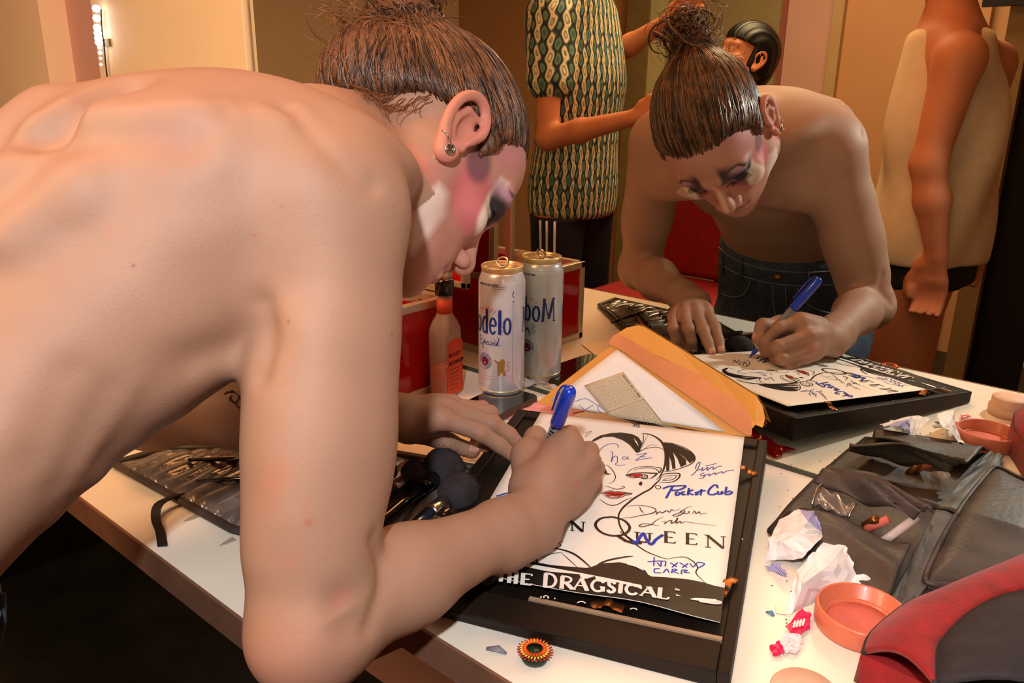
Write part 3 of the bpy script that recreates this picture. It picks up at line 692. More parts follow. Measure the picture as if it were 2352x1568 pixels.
mb=MB(); mb.box((MX0,-.0015,.0),(1.75,.008,.0055)); ch=mb.build('bottom_channel',mat('mirror_edge_strip',(70,74,60),.4,metal=.3))
mb=MB(); mb.box((MX0-.004,-.001,.0),(MX0,.008,1.25)); ch2=mb.build('side_strip',mat('mirror_side_strip',(150,120,80),.5))
adopt(mr,g,ch,ch2)
# --- ribbons of ink
def curlh(u,w): return .0012*math.sin(math.pi*min(1,max(0,u)))*(w>.93)+.0042*max(0,(w-.93)/.07)**1.5*math.exp(-((u-.72)/.16)**2)+.003*max(0,(w-.9)/.1)*math.exp(-((u-.1)/.1)**2)
def ribbon(mb,pts3,w,up):
    n=len(pts3); 
    ws=w if hasattr(w,'__len__') else [w]*n
    v=[]
    for i in range(n):
        t=pts3[min(i+1,n-1)]-pts3[max(i-1,0)]; s=np.cross(up,t); s/=np.linalg.norm(s)+1e-12
        v+= [pts3[i]+s*ws[i]/2,pts3[i]-s*ws[i]/2]
    mb.add(v,[(2*i,2*i+1,2*i+3,2*i+2) for i in range(n-1)])
BN=np.array((0,-BB,1.)); BN/=np.linalg.norm(BN)
C2=lambda x,y:(1200+x/3.136,700+y/3.136); C5=lambda x,y:(950+x/2.5294,880+y/2.5294)
PO=.0064  # poster lies this far above the frame's plane
def st(mb,pts,w,conv,off=.0005,n=6,taper=True):
    w=w*.62 if w>3.5 else w*.75
    q=crom([conv(*p) for p in pts],n); p3=[onB(x,y,PO+off) for x,y in q]; m=len(p3)
    ww=w*.00042; ws=[ww*((.35+.65*math.sin(math.pi*min(1,max(0,i/(m-1))))) if taper else 1) for i in range(m)]
    ribbon(mb,[np.array(p) for p in p3],ws,BN)
def fill(mb,pts,conv,off=.0005,smooth_n=0,close=True):
    q=[conv(*p) for p in pts]
    if smooth_n: q=crom(q,smooth_n,True)
    p3=[onB(x,y,PO+off) for x,y in q]; mb.add(p3,[tuple(range(len(p3)))])
# --- the frame back the poster lies on
fr=empty('picture_frame',tuple(onB(1450,1200,-.03)),'upturned black picture frame back with brass clips, under the poster','picture frame')
A=onB(1190,938);B=onB(1763,1010);C_=onB(1741,1497); e1_=(B-A); W1=np.linalg.norm(e1_); e1_/=W1; e2_=np.cross(BN,e1_)*-1
L1=float((onB(1115,1426)-A)@e2_); L1b=float((onB(1452,1493)-A)@e2_)
def fp(u,v,h): return A+e1_*u+e2_*v+BN*h
LN=(L1+L1b)/2
iR=float((onB(1739,1024)-A)@e1_); iT=float((onB(1739,1024)-A)@e2_); iB=float((onB(1699,1473)-A)@e2_); iL=W1-iR+.004
def fbox(mb,u0,u1,v0,v1,h0,h1): 
    v=[fp(u,vv,h) for u in (u0,u1) for vv in (v0,v1) for h in (h0,h1)]
    for q in v: q[2]=max(q[2],.0008)
    mb.add(v,[(0,1,3,2),(4,6,7,5),(0,4,5,1),(2,3,7,6),(0,2,6,4),(1,5,7,3)])
mb=MB(); fbox(mb,0,iL,0,LN,-.030,0); fbox(mb,iR,W1,0,LN,-.030,0); fbox(mb,iL,iR,0,iT,-.030,0); fbox(mb,iL,iR,iB+.004,LN,-.030,0)
rails=bev(mb.build('frame_rails',BLACK_FRAME),.0015)
mb=MB(); fbox(mb,iL,iR,iT,iB+.004,-.012,-.0035); back=mb.build('backing_board',BLACK_PAINT)
mb=MB(); fbox(mb,iL+.12*1,iR,iB-.0008,iB+.0032,-.004,.0006); lip=mb.build('board_edge',mat('raw_board_edge',(150,128,104),.7))
kids=[rails,back,lip]
def clip(px,ang):
    c=onB(px[0],px[1],.0); a=np.cos(ang)*e1_+np.sin(ang)*e2_; b=np.cross(BN,a); mb=MB()
    prof=[(-.011,.001),(-.006,.0018),(-.004,.0055),(.001,.0062),(.004,.0034),(.012,.0024)]
    for i in range(len(prof)-1):
        v=[]
        for (s,h) in (prof[i],prof[i+1]):
            for w in (-.0042,.0042):
                for dh in (0,.0009): v.append(c+a*s+b*w+BN*(h+dh))
        mb.add(v,[(0,1,3,2),(4,6,7,5),(0,4,5,1),(2,3,7,6),(0,2,6,4),(1,5,7,3)])
    mb.lathe([(.0045,0),(.0048,.0012),(.003,.002),(.0,.0024)],(0,0,0),14,Matrix(((a[0],b[0],BN[0],c[0]-a[0]*.012),(a[1],b[1],BN[1],c[1]-a[1]*.012),(a[2],b[2],BN[2],c[2]-a[2]*.012),(0,0,0,1))))
    return bev(mb.build('brass_clip',BRASS,None,True),.0004)
kids+=[clip((1672,1350),-1.2),clip((1400,1398),.05),clip((1703,1085),3.1)]
for (u,v) in ((.01,.1),(.012,.25),(W1-.008,.2)):
    mb=MB()
    mb.lathe([(.0016,-.0002),(.0016,.0004),(0,.0005)],(0,0,0),8,Matrix(((e1_[0],e2_[0],BN[0],fp(u,v,0)[0]),(e1_[1],e2_[1],BN[1],fp(u,v,0)[1]),(e1_[2],e2_[2],BN[2],fp(u,v,0)[2]),(0,0,0,1))))
    kids.append(mb.build('frame_pin',STEEL,None,True))
adopt(fr,*kids)
# --- the poster
po=empty('poster',tuple(onB(1450,1180,0.002)),'signed white poster with a line-drawn face and black band, under the hands','poster')
pTL,pTR=onB(1242,947,PO),onB(1710,1003,PO); pBR,pBL=onB(1654,1430,PO),None
e=onB(1098,1192,PO)-pTL; e/=np.linalg.norm(e); pBL=pTL+e*np.linalg.norm(pBR-pTR)
def pq(u,v): return (pTL*(1-u)+pTR*u)*(1-v)+(pBL*(1-u)+pBR*u)*v
nx,ny=24,30; v=[];f=[]
for j in range(ny+1):
    for i in range(nx+1):
        u,w=i/nx,j/ny; curl=curlh(u,w)
        v.append(pq(u,w)+BN*curl)
f=[(j*(nx+1)+i,j*(nx+1)+i+1,(j+1)*(nx+1)+i+1,(j+1)*(nx+1)+i) for j in range(ny) for i in range(nx)]
sheet=mesh('sheet',v,f,PAPER,None,True); q=sheet.modifiers.new('solid','SOLIDIFY'); q.thickness=.0003; q.offset=0
kids=[sheet]
mb=MB()
# black band along the bottom of the poster
bt=[(455,1200),(470,1186),(560,1085),(660,1030),(820,1062),(1040,1080),(1090,1062),(1130,1052),(1230,1046),(1330,1072),(1390,1098),(1405,1130),(1500,1135),(1640,1148),(1740,1168),(1803,1188)]
top3=[onB(*C5(*p),PO) for p in bt]
def uvof(P):
    d=P-pTL; a=pTR-pTL; b=pBL-pTL; M2=np.array([[a@a,a@b],[a@b,b@b]]); return np.linalg.solve(M2,np.array([d@a,d@b]))
uvs=[uvof(p) for p in top3]; uvs=[(max(0,min(.999,u)),w) for u,w in uvs]; us=[0]+[u for u,w in uvs]+[1]; ws=[uvs[0][1]]+[w for u,w in uvs]+[uvs[-1][1]]
v=[];n=70
for i in range(n+1):
    u=i/n; w0=float(np.interp(u,us,ws))
    for j in range(9):
        w=w0+(1-w0)*j/8; curl=curlh(u,w)
        v.append(pq(u,w)+BN*(curl+.0006))
f=[(i*9+j,i*9+j+1,(i+1)*9+j+1,(i+1)*9+j) for i in range(n) for j in range(8)]
kids.append(mesh('black_print',v,f,INK,None,True))
# black line drawing
mb=MB()
fill(mb,[(488,992),(512,966),(560,940),(640,922),(710,918),(790,930),(835,952),(858,985),(862,1010),(850,1040),(838,1062),(820,1064),(800,1040),(770,1005),(720,972),(650,948),(585,950),(525,978)],C2)
fill(mb,[(818,1062),(842,1050),(880,1036),(870,1044),(842,1058)],C2)
fill(mb,[(1018,990),(1080,998),(1160,1030),(1215,1060),(1240,1092),(1236,1118),(1205,1140),(1170,1100),(1120,1062),(1178,1112),(1180,1150),(1140,1168),(1118,1110),(1085,1060),(1098,1118),(1104,1176),(1080,1184),(1072,1130),(1058,1092),(1060,1140),(1058,1192),(1036,1196),(1034,1120)],C2)
st(mb,[(862,925),(920,932),(975,960),(1012,1000),(1030,1060),(1030,1130),(1014,1190),(985,1240)],11,C2,.0007)
st(mb,[(870,925),(872,960),(862,1000),(840,1048)],4,C2); st(mb,[(905,935),(880,980),(858,1030)],2,C2)
st(mb,[(842,1056),(885,1036),(950,1024),(1000,1032),(1030,1056)],4,C2); st(mb,[(860,1048),(920,1010),(975,1012)],2,C2)
st(mb,[(488,992),(520,1000),(530,1010)],3,C2)
st(mb,[(1018,990),(1060,992),(1130,1012),(1200,1046),(1240,1090),(1232,1130),(1170,1165),(1070,1195),(1020,1198)],6,C2)
st(mb,[(440,925),(470,915),(500,910),(470,925),(455,950),(500,920)],2,C2); st(mb,[(560,945),(600,930)],2,C2)
# eyes
st(mb,[(748,1222),(780,1186),(840,1166),(910,1162),(960,1168),(1000,1178),(985,1210),(975,1190),(930,1174),(850,1176),(800,1194)],5,C2)
st(mb,[(742,1226),(800,1212),(880,1208),(940,1212),(968,1214),(940,1240),(915,1250)],9,C2)
st(mb,[(742,1226),(790,1244),(840,1240),(870,1252),(910,1252)],5,C2); fill(mb,[(742,1226),(775,1216),(800,1222),(790,1236)],C2)
st(mb,[(902,1232),(898,1245),(880,1250),(864,1243),(862,1230),(874,1220),(892,1221),(902,1232)],4,C2,n=4,taper=False)
st(mb,[(893,1233),(886,1241),(876,1238),(878,1229),(888,1227),(893,1233)],2.5,C2,n=4,taper=False)
fill(mb,[(856,1268),(864,1282),(862,1296),(850,1301),(836,1292),(840,1280)],C2)
fill(mb,[(572,1158),(590,1168),(604,1190),(612,1212),(640,1216),(612,1224),(590,1212),(570,1205)],C2)
st(mb,[(585,1148),(615,1158),(645,1185),(668,1225),(668,1250),(650,1275),(620,1286)],4,C2)
st(mb,[(590,1303),(620,1308),(650,1320),(680,1326),(720,1320),(736,1312),(722,1305),(708,1310)],3.5,C2)
# lips outline, chin, jaw, ear, earring
st(mb,[(560,1358),(590,1344),(640,1336),(665,1344),(690,1342),(740,1350),(790,1358),(740,1372),(700,1388),(650,1394),(610,1384),(578,1364)],4,C2)
st(mb,[(572,1356),(620,1360),(660,1364),(720,1362),(785,1358)],5,C2,.0009)
st(mb,[(560,1400),(600,1428),(640,1443),(690,1434),(740,1405),(790,1388)],5,C2)
st(mb,[(1000,1238),(985,1262),(955,1290),(920,1325),(870,1352),(800,1395),(745,1440),(712,1475),(692,1512),(690,1535)],9,C2)
st(mb,[(965,1258),(1010,1222),(1060,1212),(1115,1212),(1134,1220),(1125,1245),(1095,1268),(1050,1278),(985,1276)],7,C2)
st(mb,[(980,1248),(1030,1232),(1085,1226),(1110,1230),(1090,1252),(1050,1262),(1010,1262),(1050,1246),(1080,1240)],4,C2)
st(mb,[(997,1311),(990,1322),(976,1324),(962,1318),(958,1308),(968,1300),(985,1300),(997,1311)],3,C2,n=4,taper=False)
# neck, shoulder and dress
st(mb,[(1290,660),(1245,692),(1208,730),(1190,775),(1200,830),(1232,880),(1285,930),(1350,975),(1430,1008),(1475,1020)],7,C5)
st(mb,[(1200,860),(1260,905),(1300,932)],10,C5)
st(mb,[(1475,1020),(1530,1010),(1580,1010),(1625,1035),(1650,1068),(1640,1100),(1665,1130),(1695,1158)],5,C5)
st(mb,[(1040,1082),(1080,1048),(1140,1025),(1230,1008),(1275,1004)],9,C5)
st(mb,[(790,955),(860,965),(930,990),(985,1030),(1040,1080)],9,C5); st(mb,[(860,985),(910,1030),(955,1072)],3,C5)
st(mb,[(700,1000),(715,1030),(722,1045)],8,C5)
kids.append(mb.build('line_drawing',INK))
mb=MB(); fill(mb,[(770,1222),(800,1216),(850,1214),(866,1218),(856,1232),(830,1240),(800,1238)],C2,.0008)
fill(mb,[(565,1359),(600,1346),(640,1340),(665,1348),(690,1346),(740,1353),(775,1359),(720,1361),(660,1363),(620,1359)],C2,.0008); fill(mb,[(590,1364),(660,1368),(735,1364),(700,1382),(650,1389),(612,1380)],C2,.0008); fill(mb,[(572,1180),(590,1190),(592,1204),(574,1200)],C2,.0009)
kids.append(mb.build('red_accents',INK_RED))
mb=MB(); 
for w in ([(800,958),(825,985),(838,1020),(815,990)],[(620,1375),(665,1380),(690,1378),(650,1386)],[(1250,0),(1251,0),(1251,1)]):
    fill(mb,w,C2,.0011)
st(mb,[(1240,1052),(1290,1062),(1335,1085),(1310,1075)],6,C5,.0012)
kids.append(mb.build('white_highlights',INK_WHITE))
# lettering: thick and thin strokes with serifs.  glyph = list of (points, weight); box 0..1 wide, 0..1 tall
def sf(x,y,w=.16): return ([(x-w,y),(x+w,y)],.35)
GL={'E':[([(.2,0),(.2,1)],1),([(.2,0),(.85,0)],.4),([(.2,.5),(.7,.5)],.4),([(.2,1),(.85,1)],.4),sf(.15,0,.1),sf(.15,1,.1),([(.85,0),(.88,.16)],.4),([(.85,1),(.85,.86)],.4)],
'H':[([(.2,0),(.2,1)],1),([(.8,0),(.8,1)],1),([(.2,.5),(.8,.5)],.4),sf(.2,0),sf(.2,1),sf(.8,0),sf(.8,1)],
'D':[([(.2,0),(.2,1)],1),([(.1,1),(.45,1),(.75,.88),(.9,.5),(.75,.12),(.45,0),(.1,0)],.7)],
'R':[([(.2,0),(.2,1)],1),([(.1,1),(.5,1),(.72,.9),(.76,.74),(.66,.58),(.45,.52),(.2,.5)],.6),([(.45,.5),(.9,0)],1),sf(.2,0),sf(.92,0,.08)],
'A':[([(.08,0),(.5,1)],.45),([(.5,1),(.92,0)],1),([(.25,.36),(.75,.36)],.4),sf(.08,0,.12),sf(.92,0,.12)],
'G':[([(.88,.8),(.7,.96),(.5,1),(.25,.88),(.1,.5),(.25,.12),(.5,0),(.75,.06),(.85,.15)],.7),([(.85,.0),(.85,.42)],1),([(.65,.42),(.98,.42)],.4),([(.88,.8),(.9,1)],.4)],
'S':[([(.78,.8),(.65,.96),(.45,1),(.25,.9),(.22,.72),(.4,.57),(.65,.45),(.8,.27),(.72,.08),(.48,0),(.28,.05),(.18,.22)],.8),([(.78,.78),(.8,1)],.4),([(.18,.22),(.15,0)],.4)],
'I':[([(.5,0),(.5,1)],1),sf(.5,0,.22),sf(.5,1,.22)],
'C':[([(.88,.8),(.7,.96),(.5,1),(.25,.88),(.1,.5),(.25,.12),(.5,0),(.75,.06),(.9,.22)],.75),([(.88,.78),(.9,1)],.4)],
'L':[([(.2,0),(.2,1)],1),([(.2,0),(.85,0)],.4),sf(.2,1),sf(.15,0,.1),([(.85,0),(.9,.22)],.5)],
'Q':[([(.5,1),(.82,.86),(.97,.5),(.82,.14),(.5,0),(.18,.14),(.03,.5),(.18,.86),(.5,1)],.6),([(.62,.05),(.85,-.2),(1.1,-.3),(1.3,-.24)],.8)],
'U':[([(.2,1),(.2,.35),(.3,.08),(.5,0),(.7,.08),(.8,.35),(.8,1)],.7),sf(.2,1),sf(.8,1)],
'N':[([(.18,0),(.18,1)],.4),([(.15,1),(.82,0)],1),([(.82,0),(.82,1)],.4),sf(.18,0,.12),sf(.82,1,.12),sf(.12,1,.1)],
'O':[([(.5,1),(.82,.86),(.97,.5),(.82,.14),(.5,0),(.18,.14),(.03,.5),(.18,.86),(.5,1)],.7)],
'M':[([(.12,0),(.2,1)],.45),([(.2,1),(.5,.1)],1),([(.5,.1),(.8,1)],.45),([(.8,1),(.88,0)],1),sf(.12,0,.1),sf(.88,0,.12),sf(.16,1,.08),sf(.84,1,.08)],
'o':[([(.5,.66),(.75,.56),(.85,.33),(.75,.1),(.5,0),(.25,.1),(.15,.33),(.25,.56),(.5,.66)],.85)],
'd':[([(.76,1),(.76,0)],1),([(.76,.55),(.55,.66),(.3,.58),(.18,.33),(.3,.06),(.55,0),(.76,.12)],.8),([(.62,1),(.78,1)],.4),([(.74,0),(.92,0)],.4)],
'e':[([(.2,.36),(.84,.36),(.76,.58),(.5,.66),(.25,.56),(.15,.33),(.25,.08),(.52,0),(.8,.12)],.75)],
'l':[([(.5,0),(.5,1)],1.1),([(.34,1),(.52,1)],.4),sf(.5,0,.22)]}
def glyph(mb,ch,quad,wt,conv,off):
    # quad: four image points bl, br, tl, tr
    bl,br,tl,tr=[np.array(conv(*p)) for p in quad]
    for pts,k in GL[ch]:
        q=np.array(pts,float); q=crom(q,5) if len(q)>4 else q
        im=[(bl*(1-x)+br*x)*(1-y)+(tl*(1-x)+tr*x)*y for x,y in q]
        p3=[np.array(onB(a[0],a[1],PO+off)) for a in im]; p3=[t_+BN*curlh(*uvof(t_)) for t_ in p3]; ribbon(mb,p3,wt*k*.00042,BN)
mb=MB()
for ch,x0,x1,yb,yt in (('Q',1050,1262,885,775),('U',1275,1395,922,868),('E',1450,1530,926,862),('E',1575,1655,935,872),('N',1685,1825,955,886)):
    dy=(x1-x0)*.09; glyph(mb,ch,[(x0,yb-dy/2),(x1,yb+dy/2),(x0,yt-dy/2),(x1,yt+dy/2)],7.5 if ch!='Q' else 11,C5,.0006)
glyph(mb,'N',[(905,852),(1000,864),(900,798),(1005,808)],8,C5,.0006); glyph(mb,'O',[(462,732),(560,738),(468,682),(566,690)],7,C5,.0006)
for (p) in ([(1270,233),(1285,233),(1278,252)],[(1315,240),(1298,236),(1292,242),(1310,248),(1306,254),(1290,252)]): st(mb,p,5,C5,.0006,taper=False)
kids.append(mb.build('printed_title',INK))
mb=MB(); xs=[(486,540,'T'),(548,612,'H'),(622,700,'E'),(752,838,'D'),(848,938,'R'),(930,1020,'A'),(1030,1116,'G'),(1124,1182,'S'),(1188,1222,'I'),(1230,1310,'C'),(1320,1414,'A'),(1418,1494,'L')]
GL['T']=[([(.5,0),(.5,1)],1),([(.1,1),(.9,1)],.4),sf(.5,0)]
for x0,x1,ch in xs:
    yb=lambda x:1162+(x-545)*.108; H_=70 if ch not in 'HE' else 62
    if ch=='D' or ch=='H': H_+=6
    glyph(mb,ch,[(x0-6,yb(x0)),(x1-6,yb(x1)),(x0,yb(x0)-H_),(x1,yb(x1)-H_)],9,C5,.0013)
st(mb,[(1610,1252),(1660,1256),(1720,1262),(1782,1272),(1740,1275),(1660,1266)],14,C5,.0014); st(mb,[(1625,1248),(1680,1252),(1760,1256)],7,C5,.0015)
for p in ([(1518,1192),(1530,1193)],[(1524,1192),(1523,1202)],[(1533,1203),(1534,1194),(1538,1200),(1542,1195),(1542,1204)]): st(mb,p,2.5,C5,.0014,taper=False)
for p in ([(740,1236),(741,1246)],[(758,1246),(756,1238),(770,1233),(782,1240),(782,1250)],[(820,1246),(820,1254)],[(950,1275),(965,1268),(985,1268),(1000,1278)],[(1258,1312),(1270,1306),(1290,1308),(1296,1316)]): st(mb,p,4,C5,.0024,taper=False)
kids.append(mb.build('white_lettering',INK_WHITE))
# signatures
mb=MB()
for p in ([(690,1028),(685,1005),(660,998),(620,1002),(575,1028),(548,1062),(545,1090),(570,1110)],[(630,1060),(650,1062),(640,1130),(655,1095),(680,1090),(685,1130),(670,1145),(690,1155),(740,1150)],[(745,1092),(725,1095),(722,1110),(745,1108),(760,1092),(758,1108),(775,1108)],[(820,1078),(870,1072),(895,1066),(850,1095),(818,1118),(870,1108),(932,1100)],[(845,1092),(885,1090)]): st(mb,p,3,C2,taper=False)
for p in ([(1245,1180),(1255,1150),(1270,1132),(1280,1138),(1262,1180),(1235,1215),(1214,1228)],[(1262,1190),(1290,1180),(1300,1170),(1292,1195),(1320,1178),(1335,1168),(1330,1192),(1355,1172),(1375,1165),(1372,1185),(1400,1168),(1420,1160),(1440,1162)],[(1320,1160),(1400,1140)],[(1312,1208),(1285,1218),(1290,1232),(1318,1222),(1300,1245),(1270,1250)],[(1320,1225),(1345,1215),(1345,1230),(1370,1215),(1390,1208),(1388,1222),(1420,1205),(1440,1200),(1440,1212),(1475,1195),(1525,1188)]): st(mb,p,3.5,C2,taper=False)
kids.append(mb.build('pen_signature',INK_PEN))
mb=MB()
for p in ([(480,655),(505,648),(530,640),(560,635)],[(1010,1322),(1060,1305),(1120,1302),(1180,1300)],[(1085,1302),(1060,1345),(1035,1390)],[(1075,1335),(1130,1330),(1170,1312),(1175,1302)],[(1125,1345),(1105,1350),(1108,1370),(1130,1362),(1135,1348)],[(1170,1342),(1150,1350),(1155,1366),(1175,1362)],[(1200,1318),(1190,1370)],[(1230,1330),(1195,1348),(1230,1368)],[(1240,1352),(1262,1348),(1255,1366),(1240,1360)],[(1290,1325),(1282,1370)],[(1265,1342),(1320,1336)],[(1405,1318),(1400,1298),(1375,1300),(1345,1330),(1340,1358),(1370,1366),(1400,1355)],[(1410,1340),(1408,1360),(1430,1358),(1438,1342),(1440,1362)],[(1470,1308),(1462,1360),(1490,1362),(1510,1350),(1495,1340),(1470,1348)]): st(mb,p,9,C2 if p[0][0]>900 else C5,.0008,taper=False)
for p in ([(1275,912),(1290,930),(1310,900),(1335,870),(1352,905),(1380,935),(1410,905),(1450,878)],): st(mb,p,12,C5,.0008,taper=False)
for p in ([(1358,1035),(1440,1030)],[(1398,1008),(1395,1060)],[(1415,1040),(1435,1062),(1440,1035),(1465,1035),(1460,1062)],[(1490,1040),(1530,1065)],[(1535,1040),(1500,1068)],[(1545,1040),(1590,1068)],[(1595,1045),(1560,1070)],[(1605,1045),(1625,1065),(1650,1040),(1690,1048),(1655,1072)],[(1430,1075),(1400,1078),(1402,1098),(1440,1100)],[(1450,1100),(1470,1078),(1485,1100)],[(1500,1102),(1505,1080),(1530,1082),(1510,1092),(1540,1104)],[(1555,1108),(1560,1085),(1590,1086),(1570,1096),(1605,1100)]): st(mb,p,4.5,C5,.0008,taper=False)
kids.append(mb.build('blue_marker_signature',INK_BLUE))
mb=MB()
for p in ([(1240,712),(1310,708),(1380,718),(1408,735),(1390,752),(1330,765),(1262,778),(1212,780)],[(1312,714),(1322,738),(1340,752)],[(1390,758),(1400,745),(1415,748),(1408,760),(1430,745),(1445,752),(1470,738),(1485,748),(1500,732),(1512,740),(1552,728)],[(1620,712),(1590,720),(1545,750),(1506,766),(1530,770),(1575,748),(1565,738),(1550,748),(1590,756),(1600,742),(1605,758)],[(1618,758),(1632,740),(1640,756),(1660,745),(1668,758),(1704,752)],[(1450,775),(1410,795),(1380,818),(1330,832),(1310,826),(1340,815),(1400,822),(1430,828)],[(1440,805),(1462,800),(1458,816),(1478,800),(1500,796),(1495,812),(1520,802),(1535,780),(1525,812),(1550,800),(1552,812),(1580,804),(1640,812),(1760,826)]): st(mb,p,4.5,C5,.0008)
for p in ([(790,940),(830,925),(870,918)],[(800,960),(840,930),(855,945),(820,955)],[(735,1015),(800,990),(870,980)]): st(mb,p,3,C5,.0008)
kids.append(mb.build('dark_marker_signature',INK_GREY))
mb=MB()   # the name being written by the pen, seen in the mirror
def mst(mb,pts,w):
    q=[]
    for x,y in crom(pts,5):
        r=ray(x,y); r2=r*np.array((1,-1,1)); c=CAM*np.array((1,-1,1)); t=(BA+PO+.0008+BB*c[1]-c[2])/(r2[2]-BB*r2[1]); q.append(c+r2*t)
    ribbon(mb,q,w,BN)
for p in ([(1683,833),(1688,826),(1692,833),(1698,825)],[(1703,830),(1698,836),(1706,838),(1710,830),(1716,838)],[(1714,826),(1722,832),(1716,840),(1706,842)]): mst(mb,p,.0011)
for p in ([(1738,824),(1745,818),(1756,822),(1740,830)],[(1745,826),(1765,822),(1752,832),(1775,826)]): mst(mb,p,.0016)
kids.append(mb.build('fresh_signature',INK_BLUE))
adopt(po,*kids)
# --- the blue marker in his hand
pt=np.array((.371,-.261,BA+BB*-.261+PO+.0004)); pc=np.array((.446,-.311,.166)); ax=(pc-pt); PL=np.linalg.norm(ax); ax/=PL
T3=Matrix.Translation(Vector(pt))@Vector(ax).to_track_quat('Z','Y').to_matrix().to_4x4()
mk=empty('marker_pen',tuple(pt),'blue-capped marker pen held upright in the signing hand','pen')
mb=MB(); mb.lathe([(0,0),(.0008,.0005),(.0016,.004),(.0018,.007)],(0,0,0),14,T3); tip=mb.build('tip',INK_BLUE,None,True)
mb=MB(); mb.lathe([(.0022,.006),(.0032,.010),(.0046,.020),(.0050,.030),(.0053,.036)],(0,0,0),20,T3); nose=mb.build('collar',PLBLUE,None,True)
mb=MB(); mb.lathe([(.0052,.034),(.0056,.040),(.0058,PL-.055)],(0,0,0),24,T3); bar=mb.build('barrel',PLGREY,None,True)
mb=MB(); mb.lathe([(.0068,PL-.060),(.0070,PL-.056),(.0072,PL-.03),(.0070,PL-.010),(.0062,PL-.004),(.0046,PL-.001),(0,PL)],(0,0,0),28,T3); cap=mb.build('cap',PLBLUE,None,True)
cdir=Vector(T3.to_3x3().inverted()@Vector((-.75,.1,.1))); cdir.z=0; cdir.normalize(); sdir=Vector((0,0,1)).cross(cdir)
mb=MB()
for k,(z0,z1,r0,r1,hw) in enumerate(((PL-.048,PL-.018,.0092,.0100,.0022),(PL-.018,PL-.006,.0100,.0082,.0022),(PL-.006,PL-.0005,.0082,.0030,.0018))):
    v=[]
    for z,r in ((z0,r0),(z1,r1)):
        for w in (-hw,hw):
            for d in (0,.0016): q=cdir*(r+d)+sdir*w+Vector((0,0,z)); v.append(tuple(T3@q))
    mb.add(v,[(0,1,3,2),(4,6,7,5),(0,4,5,1),(2,3,7,6),(0,2,6,4),(1,5,7,3)])
cl=bev(mb.build('cap_clip',PLBLUE,None,True),.0006)
mb=MB()
for i in range(5):
    z=PL-.064-.006*i; v=[]
    for a in np.linspace(-.5,.3,5):
        for dz in (0,.0032): 
            q=T3.to_3x3().inverted()@Vector((.2,-.9,.1)); q.z=0; q.normalize(); q.rotate(Matrix.Rotation(a+.08*(i%2),3,'Z')); v.append(tuple(T3@(q*.00592+Vector((0,0,z+dz)))))
    mb.add(v,[(2*k,2*k+1,2*k+3,2*k+2) for k in range(4)])
pr_=mb.build('barrel_print',INK); adopt(mk,tip,nose,bar,cap,cl,pr_)
# --- manila envelope leaning on the mirror, letter and clipping in front of it
E_BL=np.array(atY(1235,925,-.105)); E_BR=np.array(atY(1757,955,-.0022)); E_TL=np.array(atY(1470,748,-.0022)); E_TR=E_BR
def epl(x,y,off=0.):   # envelope plane through its lower edge and the top corner
    n=np.cross(E_BR-E_BL,E_TL-E_BL); n/=np.linalg.norm(n); 
    if n@(CAM-E_BL)<0: n=-n
    r=ray(x,y); t=((E_BL-CAM)@n+off)/(r@n); q=CAM+r*t; q[1]=min(q[1],-.0012-off*.3); return q
EN=np.cross(E_BR-E_BL,E_TL-E_BL); EN/=np.linalg.norm(EN); EN=EN if EN@(CAM-E_BL)>0 else -EN
def epoly(nm,pts,m,off,n=0,bow=0.,th=.0004,res=10):
    q=crom(pts,n,True) if n else np.array(pts,float); mb=MB()
    P3=[epl(x,y,off) for x,y in q]; c=np.mean(P3,0); rings=5; v=[]
    for k in range(1,rings+1):
        for p in P3: 
            s=k/rings; v.append(c+(p-c)*s+EN*bow*(1-s*s))
    v.append(c+EN*bow); m_=len(P3); f=[]
    for k in range(rings-1): f+= [(k*m_+i,k*m_+(i+1)%m_,(k+1)*m_+(i+1)%m_,(k+1)*m_+i) for i in range(m_)]
    f+= [(len(v)-1,(i+1)%m_,i) for i in range(m_)]
    o=mesh(nm,v,f,m,None,True); sd=o.modifiers.new('solid','SOLIDIFY'); sd.thickness=th; return o
env=empty('manila_envelope',tuple(E_BL*.5+E_BR*.5),'open yellow manila envelope leaning against the mirror behind the poster','envelope')
def epoly_n(nm,pts,m,off,th=.0004):
    bmx=bmesh.new(); f_=bmx.faces.new([bmx.verts.new(tuple(epl(x,y,off))) for x,y in pts]); bmesh.ops.triangulate(bmx,faces=[f_]); me=bpy.data.meshes.new(nm); bmx.to_mesh(me); bmx.free(); me.materials.append(m); o=bpy.data.objects.new(nm,me); link(o); sd=o.modifiers.new('solid','SOLIDIFY'); sd.thickness=th; sd.offset=0; return o
pocket=epoly_n('pocket',[(1232,925),(1395,800),(1413,792),(1480,835),(1560,880),(1640,925),(1700,965),(1726,1003),(1640,995),(1480,965),(1340,943)],MANILA,.0)
flap_in=epoly_n('inner_strip',crom([(1401,790),(1404,776),(1414,768),(1430,770),(1500,812),(1560,840),(1610,862),(1650,895),(1700,925),(1722,955),(1727,985),(1722,1001),(1690,985),(1640,950),(1560,895),(1480,842),(1440,812)],3,True),MANILA_IN,.003)
flap=epoly_n('flap',[(1412,769),(1440,752),(1466,747),(1480,750),(1560,795),(1640,842),(1745,903),(1756,930),(1757,960),(1752,982),(1735,975),(1727,985),(1722,955),(1700,925),(1650,895),(1610,862),(1560,840),(1500,812),(1430,770)],MANILA,.001)
adopt(env,pocket,flap_in,flap)
lt=empty('letter_sheet',tuple(epl(1440,900)),'white letter sheet lying on the open manila envelope, with faint pen loops','paper')
sh=epoly('sheet',[(1266,918),(1418,802),(1668,992),(1600,982),(1440,955),(1320,938)],PAPER,.0016,bow=.001)
mb=MB()
